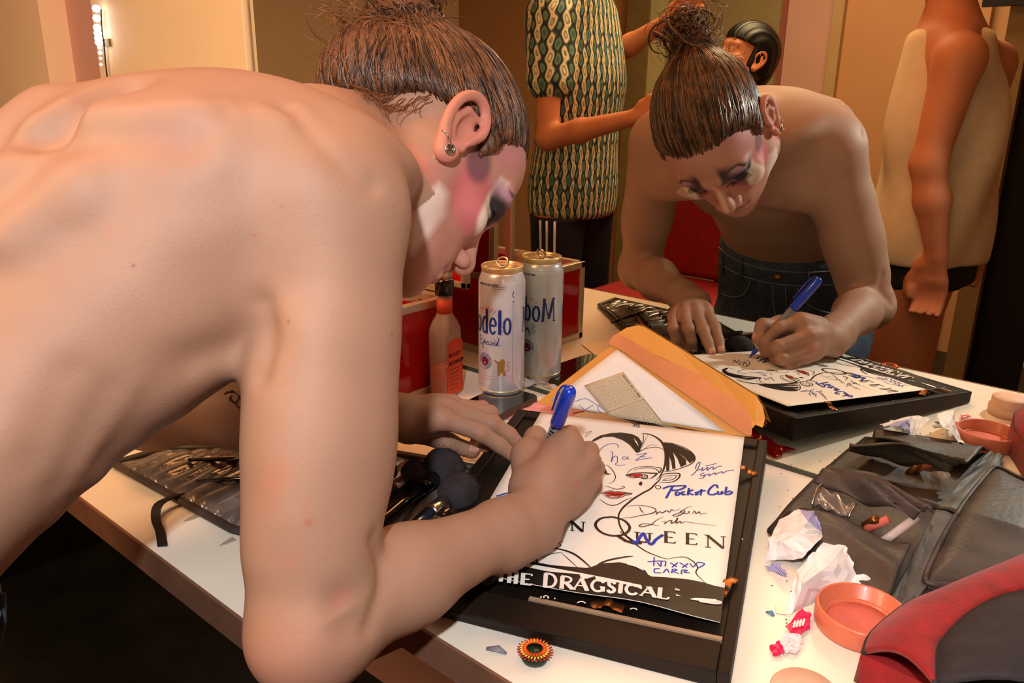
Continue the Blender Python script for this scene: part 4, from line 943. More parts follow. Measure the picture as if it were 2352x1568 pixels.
for p in ([(1320,922),(1345,915),(1372,930),(1400,948),(1418,950)],[(1330,930),(1350,945),(1372,948)],[(1345,940),(1362,930)],[(1380,948),(1372,935),(1385,925)]):
    q=[epl(x,y,.0030) for x,y in crom(p,4)]; ribbon(mb,[np.array(t) for t in q],.0007,EN)
adopt(lt,sh,mb.build('pen_loops',INK_PEN))
ncl=empty('newspaper_clipping',tuple(epl(1430,915,.003)),'cream newspaper clipping with small columns of print, taped to the white letter','clipping')
cq=[(1341,885),(1432,853),(1528,976),(1400,956)]
nsh=epoly('clipping_sheet',cq,NEWS,.0036,bow=.0004)
def cp(u,v):   # u along the lines of print, v across
    a,b,c,d=[np.array(p,float) for p in cq]; return b+(c-b)*u*1.02+(a-b)*v
mb=MB(); g=np.random.default_rng(4)
for col in ((.03,.47),(.53,.97)):
    for k in range(15):
        v0=.10+k*.058; u=col[0]
        while u<col[1]-.02:
            w=g.uniform(.012,.05); p0=cp(u,v0); p1=cp(min(u+w,col[1]),v0); u+=w+.012
            e_=cp(u,v0+.01)
            if g.random()<.97: ribbon(mb,[np.array(epl(*p0,.0048)),np.array(epl(*p1,.0048))],.00040,EN)
for (u0,u1,v0) in ((.49,.995,.03),(.497,.503,.05)):
    ribbon(mb,[np.array(epl(*cp(u0,v0+.0),.0048)),np.array(epl(*cp(u1,v0),.0048))],.0004,EN)
ribbon(mb,[np.array(epl(*cp(.5,.02),.0048)),np.array(epl(*cp(.5,.98),.0048))],.0004,EN)
adopt(ncl,nsh,mb.build('print_columns',mat('faded_newsprint_ink',(120,108,92),.7)))
def textobj(s,size,place,m,nm='lettering',bold=0.,spacing=1.):
    cu=bpy.data.curves.new(nm,'FONT'); cu.body=s; cu.size=size; cu.offset=bold; cu.space_character=spacing; cu.resolution_u=3; cu.align_x='LEFT'
    o=bpy.data.objects.new(nm,cu); COL.objects.link(o); dg=bpy.context.evaluated_depsgraph_get(); me=bpy.data.meshes.new_from_object(o.evaluated_get(dg)); bpy.data.objects.remove(o)
    bmm=bmesh.new(); bmm.from_mesh(me)
    for _ in range(2): 
        ed=[e for e in bmm.edges if e.calc_length()>size*.35]
        if ed: bmesh.ops.subdivide_edges(bmm,edges=ed,cuts=1)
    bmesh.ops.triangulate(bmm,faces=bmm.faces); 
    for v in bmm.verts: v.co=Vector(place(v.co.x,v.co.y))
    bmm.to_mesh(me); bmm.free(); me.materials.clear(); me.materials.append(m); o=bpy.data.objects.new(nm,me); link(o); return o
def clipplace(x,y): 
    p=cp(.04+x*1.0,.075-y); return epl(p[0],p[1],.0048)
adopt(ncl,textobj('Queen for a day',.062,clipplace,INK,'headline',.001))
# --- the beer can
CC=np.array((.1285,-.0445,0)); CR=.0332
def can_prof(): return [(0,.0035),(.020,.004),(.0245,.0015),(.0262,0),(.0285,.0035),(.0322,.012),(CR,.017),(CR,.170),(.0325,.1745),(.0300,.1815),(.0283,.1860)]
can=empty('beer_can',tuple(CC),'tall white beer can with a gold rim, standing close to the mirror','can')
mb=MB(); mb.lathe(can_prof(),CC,64); cb=mb.build('can_body',CANW,None,True)
mb=MB(); mb.lathe([(.0283,.1850),(.0290,.1895),(.0297,.1915),(.0296,.1935),(.0287,.1942),(.0278,.1935),(.0272,.1905),(.0268,.1890)],CC,64); rim=mb.build('rim',GOLD,None,True)
mb=MB(); mb.lathe([(.0269,.1893),(.0262,.1882),(.0180,.1888),(.0,.1889)],CC,48); lid=mb.build('lid',CANTOP,None,True)
cdv=CAM[:2]-CC[:2]; th0=math.atan2(cdv[1],cdv[0])       # towards the camera
def cyl(c,R_,thc):      # x = arc length to the viewer's right, y = height
    return lambda x,y:(c[0]+(R_)*math.cos(thc+x/R_),c[1]+(R_)*math.sin(thc+x/R_),y)
thL=th0-math.radians(30)
fc_=np.array((math.cos(thL),math.sin(thL),0)); sd_=np.array((-math.sin(thL),math.cos(thL),0))
mb=MB(); hc=CC+fc_*.012+np.array((0,0,.1893)); mb.tube([hc-sd_*.007,hc-sd_*.004+fc_*.004,hc+fc_*.005,hc+sd_*.004+fc_*.004,hc+sd_*.007],[.001,.004,.0055,.004,.001],10,flat=.1); mouth=mb.build('drink_opening',INK,None,True)
mb=MB(); tc_=CC+np.array((0,0,.193)); tilt=np.array((0,0,1.))*.8+fc_*-.35; tilt/=np.linalg.norm(tilt); t2=np.cross(sd_,tilt)
mb.tube([tc_+np.array((0,0,.0015))+(sd_*.0088*math.cos(a)+tilt*(.0070*math.sin(a)+.0030)) for a in np.linspace(0,6.283,26)],.0014,8)
mb.tube([tc_+np.array((0,0,-.003)),tc_+np.array((0,0,-.001))],[.004,.0025],12); tab=mb.build('pull_tab',STEEL,None,True)
kids=[cb,rim,lid,mouth,tab]
PLc=cyl(CC,CR+.0003,thL)
def canglyph(mb,ch,x0,x1,y0,y1,wt):
    for pts,k in GL[ch]:
        q=np.array(pts,float); q=crom(q,5) if len(q)>4 else np.array([q[0]*(1-t)+q[1]*t for t in np.linspace(0,1,6)] if len(q)==2 else q)
        p=[np.array(PLc(x0+(x1-x0)*x,y0+(y1-y0)*y)) for x,y in q]
        for i in range(len(p)-1):
            nn=np.array((p[i][0]-CC[0],p[i][1]-CC[1],0)); nn/=np.linalg.norm(nn); ribbon(mb,[p[i]+nn*.0001*k,p[i+1]+nn*.0001*k],wt*k,nn)
def script(mb,pts,w,n=6):
    p=[np.array(PLc(x,y)) for x,y in crom(pts,n)]
    for i in range(len(p)-1):
        nn=np.array((p[i][0]-CC[0],p[i][1]-CC[1],0)); nn/=np.linalg.norm(nn); ribbon(mb,[p[i],p[i+1]],w,nn)
def arcplace(cx,cy,R_,a0): 
    def f(x,y): a=a0-x/R_; return PLc(cx+(R_+y)*math.cos(a),cy+(R_+y)*math.sin(a))
    return f
TH_0=thL
for thL in (TH_0,TH_0+math.pi):
    PLc=cyl(CC,CR+.0003,thL)
    mb=MB(); x=-.0535
    for ch,w in (('M',.0240),('o',.0135),('d',.0140),('e',.0120),('l',.0075),('o',.0130)): canglyph(mb,ch,x,x+w,.1020,.1365,.0042); x+=w+.0003
    kids.append(mb.build('brand_lettering',NAVYINK))
    def arcplace(cx,cy,R_,a0): 
        def f(x,y): a=a0-x/R_; return PLc(cx+(R_+y)*math.cos(a),cy+(R_+y)*math.sin(a))
        return f
    kids.append(textobj('CERVEZA',.0070,arcplace(-.004,.112,.0235,math.radians(140)),PINKINK,'arched_lettering',spacing=1.25))
    kids.append(textobj('IMPORTED BEER',.0042,lambda x,y:PLc(x-.020,.1700+y),NAVYINK,'small_lettering',.0001,1.1))
    kids.append(textobj('IMPORTED IN',.0036,lambda x,y:PLc(x-.014,.0105+y),NAVYINK,'small_lettering',.0001))
    def script(mb,pts,w,n=6):
        p=[np.array(PLc(x,y)) for x,y in crom(pts,n)]
        for i in range(len(p)-1):
            nn=np.array((p[i][0]-CC[0],p[i][1]-CC[1],0)); nn/=np.linalg.norm(nn); ribbon(mb,[p[i],p[i+1]],w,nn)
    mb=MB(); X0=-.020;Y0=.084
    for p in ([(.006,.012),(.001,.012),(.0,.008),(.004,.007),(-.001,.003),(.002,-.001),(.007,.003)],[(.009,.001),(.011,.007),(.013,.003),(.010,.002),(.008,-.006),(.009,.003),(.013,.006),(.014,.002)],[(.015,.003),(.018,.006),(.016,.001),(.020,.002)],[(.023,.006),(.020,.004),(.021,.001),(.025,.003)],[(.026,.006),(.025,.001),(.028,.002),(.029,.006)],[(.033,.006),(.030,.004),(.031,.001),(.034,.005),(.034,.001),(.038,.012),(.036,.002),(.040,.002)]): script(mb,[(X0+a*.9,Y0+b) for a,b in p],.0009)
    kids.append(mb.build('script_lettering',NAVYINK))
    def circ(cx,cy,R_,k=30): return [(cx+R_*math.cos(a),cy+R_*math.sin(a)) for a in np.linspace(0,2*math.pi,k)]
    mb=MB(); script(mb,circ(-.0084,.060,.0118),.0005,1); script(mb,circ(-.0084,.060,.0078),.0004,1)
    for s in np.linspace(-.8,2.6,14):   # wreath
        a=-s+.5; script(mb,[(-.004+.023*math.cos(a),.112+.023*math.sin(a)),(-.004+.026*math.cos(a+.12),.112+.026*math.sin(a+.12))],.0006); script(mb,[(-.004+.023*math.cos(a),.112+.023*math.sin(a)),(-.004+.020*math.cos(a+.12),.112+.020*math.sin(a+.12))],.0005)
    script(mb,[(.020*0+.012,.012),(.014,.060)],.0001)
    kids.append(mb.build('seal_lines',mat('grey_print',(96,96,120),.4)))
    kids.append(textobj('CERVECERIA MODELO MEXICO',.0030,lambda x,y:arcplace(-.0084,.060,.0088,math.radians(200))(x,y),NAVYINK,'seal_lettering',.0001,1.05))
    mb=MB(); pts=[PLc(*p) for p in circ(-.0084,.060,.0066,24)[:-1]]; mb.add([np.array(q)+np.array((math.cos(thL),math.sin(thL),0))*.0001 for q in pts],[tuple(range(23))]); kids.append(mb.build('red_seal',mat('red_seal_print',(130,28,34),.35)))
    mb=MB(); script(mb,circ(-.0084,.060,.0062,24),.0014,1); script(mb,[(-.011,.057),(-.0084,.064),(-.006,.057)],.0010); kids.append(mb.build('seal_ring',NAVYINK))
    # rampant lion in gold
    lx,ly=.0125,.040
    lion=[(0,0),(.004,.001),(.0035,.004),(.0055,.008),(.009,.004),(.0085,0),(.0125,.0005),(.0125,.005),(.010,.010),(.0105,.016),(.009,.020),(.011,.024),(.008,.0275),(.0045,.0265),(.0035,.0225),(-.001,.0235),(-.005,.0255),(-.006,.0235),(-.001,.0205),(.003,.0185),(.0025,.013),(.0015,.007),(-.0005,.004)]
    mb=MB(); pl=[np.array(PLc(lx+a*.95,ly+b*.95)) for a,b in lion]; n_=len(pl); me_=bmesh.new()
    vs=[me_.verts.new(tuple(p+np.array((math.cos(thL+.35),math.sin(thL+.35),0))*.0002)) for p in pl]; fce=me_.faces.new(vs); bmesh.ops.triangulate(me_,faces=[fce]); dm=bpy.data.meshes.new('lion_emblem'); me_.to_mesh(dm); me_.free(); dm.materials.append(GOLDINK); lo=bpy.data.objects.new('lion_emblem',dm); link(lo); kids.append(lo)
    mb=MB(); script(mb,[(lx+.011,ly+.009),(lx+.015,ly+.008),(lx+.0165,ly+.013),(lx+.0135,ly+.017),(lx+.016,ly+.021)],.0011); kids.append(mb.build('lion_tail',GOLDINK))
    mb=MB(); script(mb,[(lx-.001,ly-.001),(lx+.017,ly-.001),(lx+.017,ly-.0055),(lx-.001,ly-.0055),(lx-.001,ly-.001)],.0004,1)
    for y,x0,x1 in ((.0395,-.018,.010),(.0345,-.018,.008)): script(mb,[(x0,y),((x0+x1)/2,y-.0015),(x1,y)],.0004)
    for y in (.025,.0215):
        xx=-.018
        while xx<.014: script(mb,[(xx,y+.0012*math.sin(xx*900)),(xx+.0016,y)],.0005,2); xx+=.0022
    kids.append(mb.build('pink_small_print',PINKINK))
    mb=MB()
    for y in (.1690,.1665): script(mb,[(.004,y),(.012,y),(.022,y)],.0004)
    for k in range(60):
        y=.030+k*.0020; script(mb,[(.0335+.0005*(k%2),y),(.0335+.0004*(k%3),y+.0011)],.0006,1)
    script(mb,[(.034,.163),(.034,.160),(.033,.157),(.035,.154)],.0012); script(mb,circ(.034,.148,.0014,10),.0004,1)
    kids.append(mb.build('side_small_print',NAVYINK))
mb=MB(); mb.lathe([(.0320,.1752),(.0317,.1768)],CC+np.array((0,0,0)),64); mb2=MB(); mb2.lathe([(CR+.0002,.0165),(.0327,.0135)],CC,64)
kids+=[mb.build('blue_neck_band',NAVYINK,None,True),mb2.build('gold_foot_band',GOLD,None,True)]
adopt(can,*kids)
# --- small whiskey bottle
BC=np.array((.0685,-.099,0)); bh=.155
def rr_(hx,hy,r,z,n=8,th=0.):
    out=[]
    for cx,cy,a0 in ((hx-r,hy-r,0),(-hx+r,hy-r,90),(-hx+r,-hy+r,180),(hx-r,-hy+r,270)):
        for i in range(n): a=math.radians(a0+90*i/(n-1)); out.append((cx+r*math.cos(a),cy+r*math.sin(a),z))
    c,s=math.cos(th),math.sin(th); return [(BC[0]+x*c-y*s,BC[1]+x*s+y*c,z) for x,y,z in out]
bth=math.radians(8)
def loft(rows): 
    n=len(rows[0]); v=[p for r in rows for p in r]; f=[(k*n+i,k*n+(i+1)%n,(k+1)*n+(i+1)%n,(k+1)*n+i) for k in range(len(rows)-1) for i in range(n)]
    f.append(tuple(range(n))[::-1]); f.append(tuple(range((len(rows)-1)*n,len(rows)*n))); return v,f
bt_=empty('liquor_bottle',tuple(BC),'small glass liquor bottle with black cap and orange labels, beside the beer can','bottle')
sec=[(.0150,.0185,.006,0),(.0165,.0205,.007,.003),(.0168,.0208,.007,.080),(.0166,.0205,.0075,.090),(.0145,.0165,.0085,.100),(.0118,.0125,.0105,.107),(.0108,.0108,.0107,.112),(.0108,.0108,.0107,.130),(.0115,.0115,.0114,.131),(.0112,.0112,.0111,.134)]
sec=[(a,b,r,z*1.12) for a,b,r,z in sec]; v,f=loft([rr_(a,b,r,z,8,bth) for a,b,r,z in sec]); gl=mesh('glass_body',v,f,thinplastic('bottle_glass',(244,228,216),.72,.03),None,True)
v,f=loft([rr_(a-.0016,b-.0016,max(r-.0016,.001),z,8,bth) for a,b,r,z in [(.0150,.0185,.006,.0015),(.0165,.0205,.007,.004),(.0167,.0207,.007,.047)]]); lq=mesh('liquor',v,f,WHISKEY,None,True)
v,f=loft([rr_(r,r,r*.98,z,8) for r,z in ((.0130,.1505),(.0135,.152),(.0135,.170),(.0128,.1735),(.0100,.1740))]); cp_=mesh('cap',v,f,GLOSSBLK,None,True)
v,f=loft([rr_(r,r,r*.99,z,8) for r,z in ((.0112,.124),(.0112,.1455))]); nl=mesh('neck_label',v,f,LBL_OR,None,True)
# wrap-round body label on the right-hand side
def side(x,y):  # x along the label, starting at the front corner; y height
    c,s=math.cos(bth),math.sin(bth); hx,hy=.0171,.0211
    if x<.030: lx_,ly_=hx,-.015+x
    else: lx_,ly_=hx-(x-.030),-.015+.030+.0061
    return (BC[0]+lx_*c-ly_*s,BC[1]+lx_*s+ly_*c,y)
v=[];
for i in range(13):
    x=-.002+i*.0028; v+= [side(x,.005),side(x,.0845+.004*math.sin(i*.3))]
bl_=mesh('body_label',v,[(2*i,2*i+2,2*i+3,2*i+1) for i in range(12)],LBL_OR); q=bl_.modifiers.new('solid','SOLIDIFY'); q.thickness=.0003
def sidet(x0,y0): 
    def f(x,y): p=side(x0+x,y0+y); return (p[0]+.0005*math.cos(bth),p[1]+.0005*math.sin(bth),p[2])
    return f
t1=textobj('BULLEIT',.0078,sidet(.001,.063),INK,'label_lettering',.0002); t2=textobj('BOURBON',.0074,sidet(.001,.051),INK,'label_lettering',.0002)
mb=MB()
for k in range(6):
    a=np.array(sidet(.003,.044-.006*k)(0,0)); b=np.array(sidet(.003,.044-.006*k)(.022-.002*(k%3),0)); ribbon(mb,[a,b],.0012 if k<2 else .0008,np.array((math.cos(bth),math.sin(bth),0)))
tx=mb.build('label_small_print',mat('label_print_brown',(120,50,34),.5)); adopt(bt_,gl,lq,cp_,nl,bl_,t1,t2,tx)
# --- phone
pa,pb_,pc_,pd_=[atZ(x,y,.011) for x,y in ((1098,925),(1150,884),(1228,905),(1122,972))]
e1p=(pc_-pb_); wph=.071; e1p/=np.linalg.norm(e1p); e2p=np.array((e1p[1],-e1p[0],0)); 
if e2p@(pd_-pc_)<0: e2p=-e2p
def rrect(c,a,b,w,l,r,z,n=6):
    out=[]
    for sx,sy,a0 in ((1,1,0),(-1,1,90),(-1,-1,180),(1,-1,270)):
        for i in range(n):
            t=math.radians(a0+90*i/(n-1)); p=c+a*(sx*(w/2-r)+r*math.cos(t))+b*(sy*(l/2-r)+r*math.sin(t)); out.append((p[0],p[1],z))
    return out
phc=pb_+e1p*(wph/2-.002)+e2p*.068; phc=np.array((phc[0],phc[1],0))
ph=empty('smartphone',tuple(phc),'black smartphone lying face up in front of the can, partly under the fingers','phone')
v,f=loft([rrect(phc,e1p,e2p,w,.138-(wph-w),.010,z) for w,z in ((.068,.001),(wph,.003),(wph,.0095),(.069,.0112))]); c1=mesh('case',v,f,PHCASE,None,False); bev(c1,.0005)
v,f=loft([rrect(phc,e1p,e2p,.0665,.1335,.009,z) for z in (.0105,.0117)]); c2=mesh('screen',v,f,PHGLASS); adopt(ph,c1,c2)
# --- acrylic train case beside the mirror
cs=empty('acrylic_case',(-.11,-.17,0),'red acrylic makeup case with metal edges and the lid open, left of the bottle','case')
x0,x1,y0,y1,zt=-.27,.045,-.262,-.078,.135; kids=[]
mb=MB(); r=.006
for xa in (x0,x1):
    for ya in (y0,y1): mb.box((xa-r,ya-r,.002),(xa+r,ya+r,zt))
for z in (.006,zt): 
    for ya in (y0,y1): mb.box((x0-r,ya-r,z-r),(x1+r,ya+r,z+r))
    for xa in (x0,x1): mb.box((xa-r,y0-r,z-r),(xa+r,y1+r,z+r))
kids.append(bev(mb.build('metal_edging',ALU),.0015))
mb=MB(); t=.0025
mb.box((x0,y0-t,.01),(x1,y0+t,zt-r)); mb.box((x0,y1-t,.01),(x1,y1+t,zt-r)); mb.box((x0-t,y0,.01),(x0+t,y1,zt-r)); mb.box((x1-t,y0,.01),(x1+t,y1,zt-r))
kids.append(mb.build('wall_panels',REDACR)); mb=MB(); mb.box((x0,y0,.004),(x1,y1,.008)); kids.append(mb.build('floor_panel',REDACR_O))
lz=zt+.008; lh=.165; ly0=y1+.004
mb=MB()     # the lid stands open against the mirror side
for xa in (x0,x1-.0): mb.box((xa-r,ly0-.0,lz),(xa+r,ly0+.010,lz+lh)); mb.box((xa-r,ly0+.038,lz),(xa+r,ly0+.048,lz+lh))
for z in (lz,lz+lh-.01): mb.box((x0-r,ly0,z),(x1+r,ly0+.010,z+.010)); mb.box((x0-r,ly0+.038,z),(x1+r,ly0+.048,z+.010))
lid_=bev(mb.build('lid_edging',ALU),.0015); mb=MB(); mb.box((x0,ly0+.040,lz+.008),(x1,ly0+.045,lz+lh-.008)); mb.box((x0,ly0+.006,lz+lh-.006),(x1,ly0+.042,lz+lh-.002)); lp=mb.build('lid_panel',REDACR_O); kids+=[lid_,lp]
mb=MB(); mb.box((x0+.006,y0+.006,.095),(x1-.006,y1-.006,.098)); mb.box((x0+.006,-.172,.06),(x1-.006,-.168,.120)); mb.box((-.10,y0+.008,.06),(-.096,y1-.008,.118)); kids.append(mb.build('tray',REDACR_O))
mb=MB(); mb.box((-.02,y0-.014,.085),(.012,y0-.006,.125)); mb.lathe([(.006,0),(.006,.006)],(-.004,y0-.014,.1),12); kids.append(bev(mb.build('latch',STEEL),.001))
adopt(cs,*kids)
bru=[]
for i,(bx,by,ln,tl) in enumerate(((.01,-.235,.10,.35),(-.02,-.22,.09,-.3),(.02,-.20,.085,.1))):
    mb=MB(); a=np.array((bx,by,.012)); d=np.array((tl*.5,-.2*tl,1.)); d/=np.linalg.norm(d); mb.tube([a,a+d*ln*.5,a+d*ln*.8],[.0035,.0045,.003],10)
    o=mb.build('makeup_stick',REDACR_O,None,True); tag(o,['red plastic makeup stick leaning in the front corner of the acrylic case','red plastic makeup stick leaning left inside the acrylic case','red plastic makeup stick standing beside the case wall'][i],'makeup',kind=None); o['group']='sticks inside the acrylic case'
# small clear jar standing on the case edge
mb=MB(); jc=np.array((.026,-.125,zt+.006)); mb.lathe([(.014,0),(.015,.002),(.015,.020),(.013,.024),(.013,.032),(0,.033)],jc,24); o=mb.build('jar',thinplastic('jar_plastic',(226,214,190),.55),None,True); tag(o,'small clear jar standing on the metal edge of the red case','jar')
# --- crinkled plastic wrapper
def crumple(name,c,w,l,h,m,seed,nx=26,ny=22,rot=0.,thick=.0,up=(0,0,1.),freq=1.,fold=None,flat=False):
    g=np.random.default_rng(seed); K=[(g.uniform(8,40,2)*freq,g.uniform(0,6.28),g.uniform(.3,1)) for _ in range(9)]; v=[]
    cr,sr=math.cos(rot),math.sin(rot); cells=g.uniform(-1,1,(14,2)); ch=g.uniform(0,1,14)
    for j in range(ny+1):
        for i in range(nx+1):
            u=(i/nx-.5)*2; w_=(j/ny-.5)*2; d=np.sqrt(((np.array((u,w_))-cells)**2).sum(1)); o2=np.argsort(d)[:2]
            z=h*(.15+.85*abs(d[o2[0]]-ch[o2[0]]*.5)/.8)*(1-.5*max(abs(u),abs(w_))**3)
            z+=h*.10*sum(a*math.sin(k[0]*u*.3+k[1]*w_*.3+p) for k,p,a in K)/3
            ex=1+.10*math.sin(5*math.atan2(w_,u)+seed)+.05*math.sin(13*math.atan2(w_,u)+2*seed)
            x=u*w/2*ex; y=w_*l/2*ex+.12*z
            v.append((c[0]+x*cr-y*sr,c[1]+x*sr+y*cr,c[2]+max(z,.0008)))
    f=[(j*(nx+1)+i,j*(nx+1)+i+1,(j+1)*(nx+1)+i+1,(j+1)*(nx+1)+i) for j in range(ny) for i in range(nx)]
    o=mesh(name,v,f,m,None,flat)
    if thick: q=o.modifiers.new('solid','SOLIDIFY'); q.thickness=thick
    return o
o=crumple('pink_tissue',atZ(1228,945,.0006),.12,.085,.006,PINKCLOTH,3,rot=.3,flat=True); tag(o,'flat pink tissue wrapper lying between the phone and the manila envelope','wrapper')
o=crumple('plastic_wrapper',atZ(1262,880,.006),.11,.075,.036,CLEARF,8,34,28,rot=.25); tag(o,'crinkled clear plastic wrapper between the can and the manila envelope','wrapper')
o=crumple('red_cellophane',(.487,-.044,.001),.075,.035,.016,thinplastic('red_cellophane_film',(150,14,20),.35),12,rot=.3); tag(o,'dark red cellophane scrap behind the far frame corner, seen in the mirror','wrapper')
# --- brush roll with pockets
def quadmap(a,b,c,d): return lambda u,v:(np.array(a)*(1-u)+np.array(b)*u)*(1-v)+(np.array(d)*(1-u)+np.array(c)*u)*v
RQ=quadmap((-.058,-.524,.0),(.335,-.545,.0),(.285,-.262,.0),(.0,-.300,.0)) # near-left, near-right, far-right, far-left
ro=empty('brush_roll',(.12,-.41,0),'long worn black brush roll with clear pockets, spread along the table front','brush roll')
RQ=quadmap((-.052,-.527,0),(.318,-.470,0),(.268,-.254,0),(.055,-.335,0))
def RQf(u,v):   # straight-sided sheet laid on the table; near edge measured from the photo
    near=[(-.050,-.526),(.187,-.512),(.345,-.400)]; far=[(-.046,-.462),(.140,-.300),(.272,-.250)]
    def il(L,t): 
        k=t*2; i=min(1,int(k)); s=k-i; return np.array(L[i])*(1-s)+np.array(L[i+1])*s
    p=il(near,u)*(1-v)+il(far,u)*v; return p
nx,ny=210,16; v=[]
for j in range(ny+1):
    for i in range(nx+1):
        u,w=i/nx,j/ny; p=RQf(u,w); pocket=abs(math.sin((u*21+.6*w)*math.pi)); edge=min(1,min(u,1-u,w,1-w)*14)
        z=.004+.0075*pocket**.6*edge*(1 if w<.72 else .45)+.0012*math.sin(40*u+9*w); v.append((p[0],p[1],z))
f=[(j*(nx+1)+i,j*(nx+1)+i+1,(j+1)*(nx+1)+i+1,(j+1)*(nx+1)+i) for j in range(ny) for i in range(nx)]
pk=mesh('clear_pockets',v,f,VINYL,None,True); q=pk.modifiers.new('solid','SOLIDIFY'); q.thickness=.002
per=[RQf(u,0) for u in np.linspace(0,1,40)]+[RQf(1,w) for w in np.linspace(0,1,12)][1:]+[RQf(u,1) for u in np.linspace(1,0,40)][1:]+[RQf(0,w) for w in np.linspace(1,0,12)][1:]
mb=MB(); mb.tube([(p[0],p[1],.0055) for p in per],.0048,8,flat=.8); bd_=mb.build('binding',LEATHER,None,True)
s0=atZ(408,1150,.008); s1=atZ(385,1185,-.004); s2=atZ(380,1262,.0); s0=np.array((.082,-.524,.008))
mb=MB(); mb.box((-.005,-.0012,-.001),(.005,.0012,.0)); 
sp=[np.array((.086,-.515,.010)),np.array((.090,-.540,.010)),np.array((.105,-.552,.0035)),np.array((.130,-.560,.0022)),np.array((.156,-.571,.0022))]; v=[];
for i,p in enumerate(crom(sp,5)):
    v+=[p+np.array((-.003,-.0035,0)),p+np.array((.003,.0035,0))]
stp=mesh('tie_strap',v,[(2*i,2*i+1,2*i+3,2*i+2) for i in range(len(v)//2-1)],STRAP); q=stp.modifiers.new('solid','SOLIDIFY'); q.thickness=.0016
adopt(ro,pk,bd_,stp)
def brush(a,b,rh,rf,hl,m_head,m_handle,label,flat=1.,headr=None,group=None,z=.018):
    a=np.array((a[0],a[1],z)); b=np.array((b[0],b[1],z+.006)); d=(b-a); L_=np.linalg.norm(d); d/=L_; hr=headr or rf*1.5
    t=empty('makeup_brush',tuple(a),label,'brush',group)
    mb=MB(); mb.tube([a,a+d*.012,a+d*(L_-hl-.025)*.6,a+d*(L_-hl-.022)],[rh*.55,rh*.8,rh*1.05,rf*.95],14); h=mb.build('handle',m_handle,None,True)
    mb=MB(); mb.tube([a+d*(L_-hl-.024),a+d*(L_-hl-.020),a+d*(L_-hl)],[rf,rf*1.03,rf*1.05],16,flat=flat); fe=mb.build('ferrule',STEEL if m_handle is not GLOSSBLK else GLOSSBLK,None,True)
    mb=MB(); mb.tube([a+d*(L_-hl-.001),a+d*(L_-hl*.7),a+d*(L_-hl*.35),a+d*(L_-hl*.1),a+d*L_],[rf*1.0,hr*.9,hr,hr*.85,hr*.3],20,flat=flat)
    g=np.random.default_rng(int(L_*1e5)); sd=np.cross(d,(0,0,1.)); sd/=np.linalg.norm(sd); up=np.cross(sd,d)
    for _ in range(260):
        an=g.uniform(0,6.28); q=g.uniform(.5,1.); o0=a+d*(L_-hl)+ (sd*math.cos(an)+up*math.sin(an)*flat)*rf*.8*q; o1=a+d*(L_-hl*g.uniform(0,.25))+(sd*math.cos(an)+up*math.sin(an)*flat)*hr*1.06*q
        mb.tube([o0,(o0+o1)/2+(sd*math.cos(an)+up*math.sin(an)*flat)*hr*.12,o1],.00022,3)
    hd=mb.build('bristles',m_head,None,True); adopt(t,h,fe,hd)
P_=lambda x,y:atZ(x,y,.018)[:2]
brush(P_(840,1225),P_(1035,1078),.006,.0085,.034,BRUSHHAIR,GLOSSBLK,'fluffy dark powder brush, second from the frame, black glossy ferrule',headr=.026,group=None)
brush(P_(800,1200),P_(965,1090),.005,.0075,.024,BRUSHHAIR,NAVYH,'navy-handled brush lying in the roll, left of the fluffy powder brush',headr=.016)
brush(P_(700,1130),P_(905,1075),.006,.0085,.032,BRUSHHAIR_B,GLOSSBLK,'brown-haired round brush nearest the arm at the far edge of the roll',headr=.018)
brush(P_(880,1262),P_(1075,1128),.006,.009,.040,BRUSHHAIR,NAVYH,'large fan-shaped grey brush head touching the frame edge',headr=.022)
brush(P_(860,1310),P_(1035,1190),.006,.008,.020,GLOSSBLK,NAVYH,'black capped brush nearest the forearm, pointing at the frame corner',headr=.010)
a_=atZ(690,1000,.014); b_=atZ(498,1082,.014); brush(a_[:2],b_[:2],.0028,.0042,.012,BRUSHHAIR_B,GLOSSBLK,'thin brush with bright metal ferrule lying across the clear pockets',flat=.4,headr=.006,z=.013)
for i,(a,b) in enumerate((((-.012,-.43),(.10,-.345)),((.02,-.47),(.13,-.37)),((.05,-.44),(.15,-.33)),((.075,-.49),(.17,-.40)))):
    mb=MB(); mb.tube([(a[0],a[1],.013),((a[0]+b[0])/2,(a[1]+b[1])/2,.0145),(b[0],b[1],.014)],[.002,.0035,.0025],10)
    o=mb.build('eye_pencil',[NAVYH,GLOSSBLK,mat('copper_handle',(150,90,60),.35,metal=.4),GLOSSBLK][i],None,True); tag(o,['navy pencil handle in the leftmost clear pocket of the roll','black pencil handle in the second clear pocket of the roll','copper pencil handle in a far clear pocket of the roll','black pencil handle lying near the strap of the roll'][i],'pencil'); o['group']='pencils in the roll'
# clear makeup sheet pocket at lower edge, right of the upper arm
o=crumple('vinyl_pocket',atZ(900,1258,.006),.10,.06,.006,mat('smoky_vinyl',(104,92,74),.3,nscale=40,namt=.4,coat=.4),21,rot=.5,flat=True); tag(o,'smoky vinyl pocket flap at the near end of the brush roll','pocket')
# paper and envelope under the left hand
def sheet(nm,px,m,z,label,cat,th=.0004):
    P3=[atZ(x,y,z) for x,y in px]; o=mesh(nm,P3,[tuple(range(len(P3)))],m); q=o.modifiers.new('solid','SOLIDIFY'); q.thickness=th; tag(o,label,cat); return o
sheet('manila_envelope',[(1000,1085),(1085,1050),(1180,1130),(1090,1180),(1010,1110)],MANILA,.0012,'flat manila envelope corner under the frame edge, right of the brushes','envelope')
sheet('paper_sheet',[(800,1040),(870,965),(1110,980),(1180,1040),(1120,1085),(1040,1080),(930,1045)],mat('cream_paper',(250,226,186),.6,namt=.03),.002,'cream paper sheet with a dark line, under the left hand','paper')
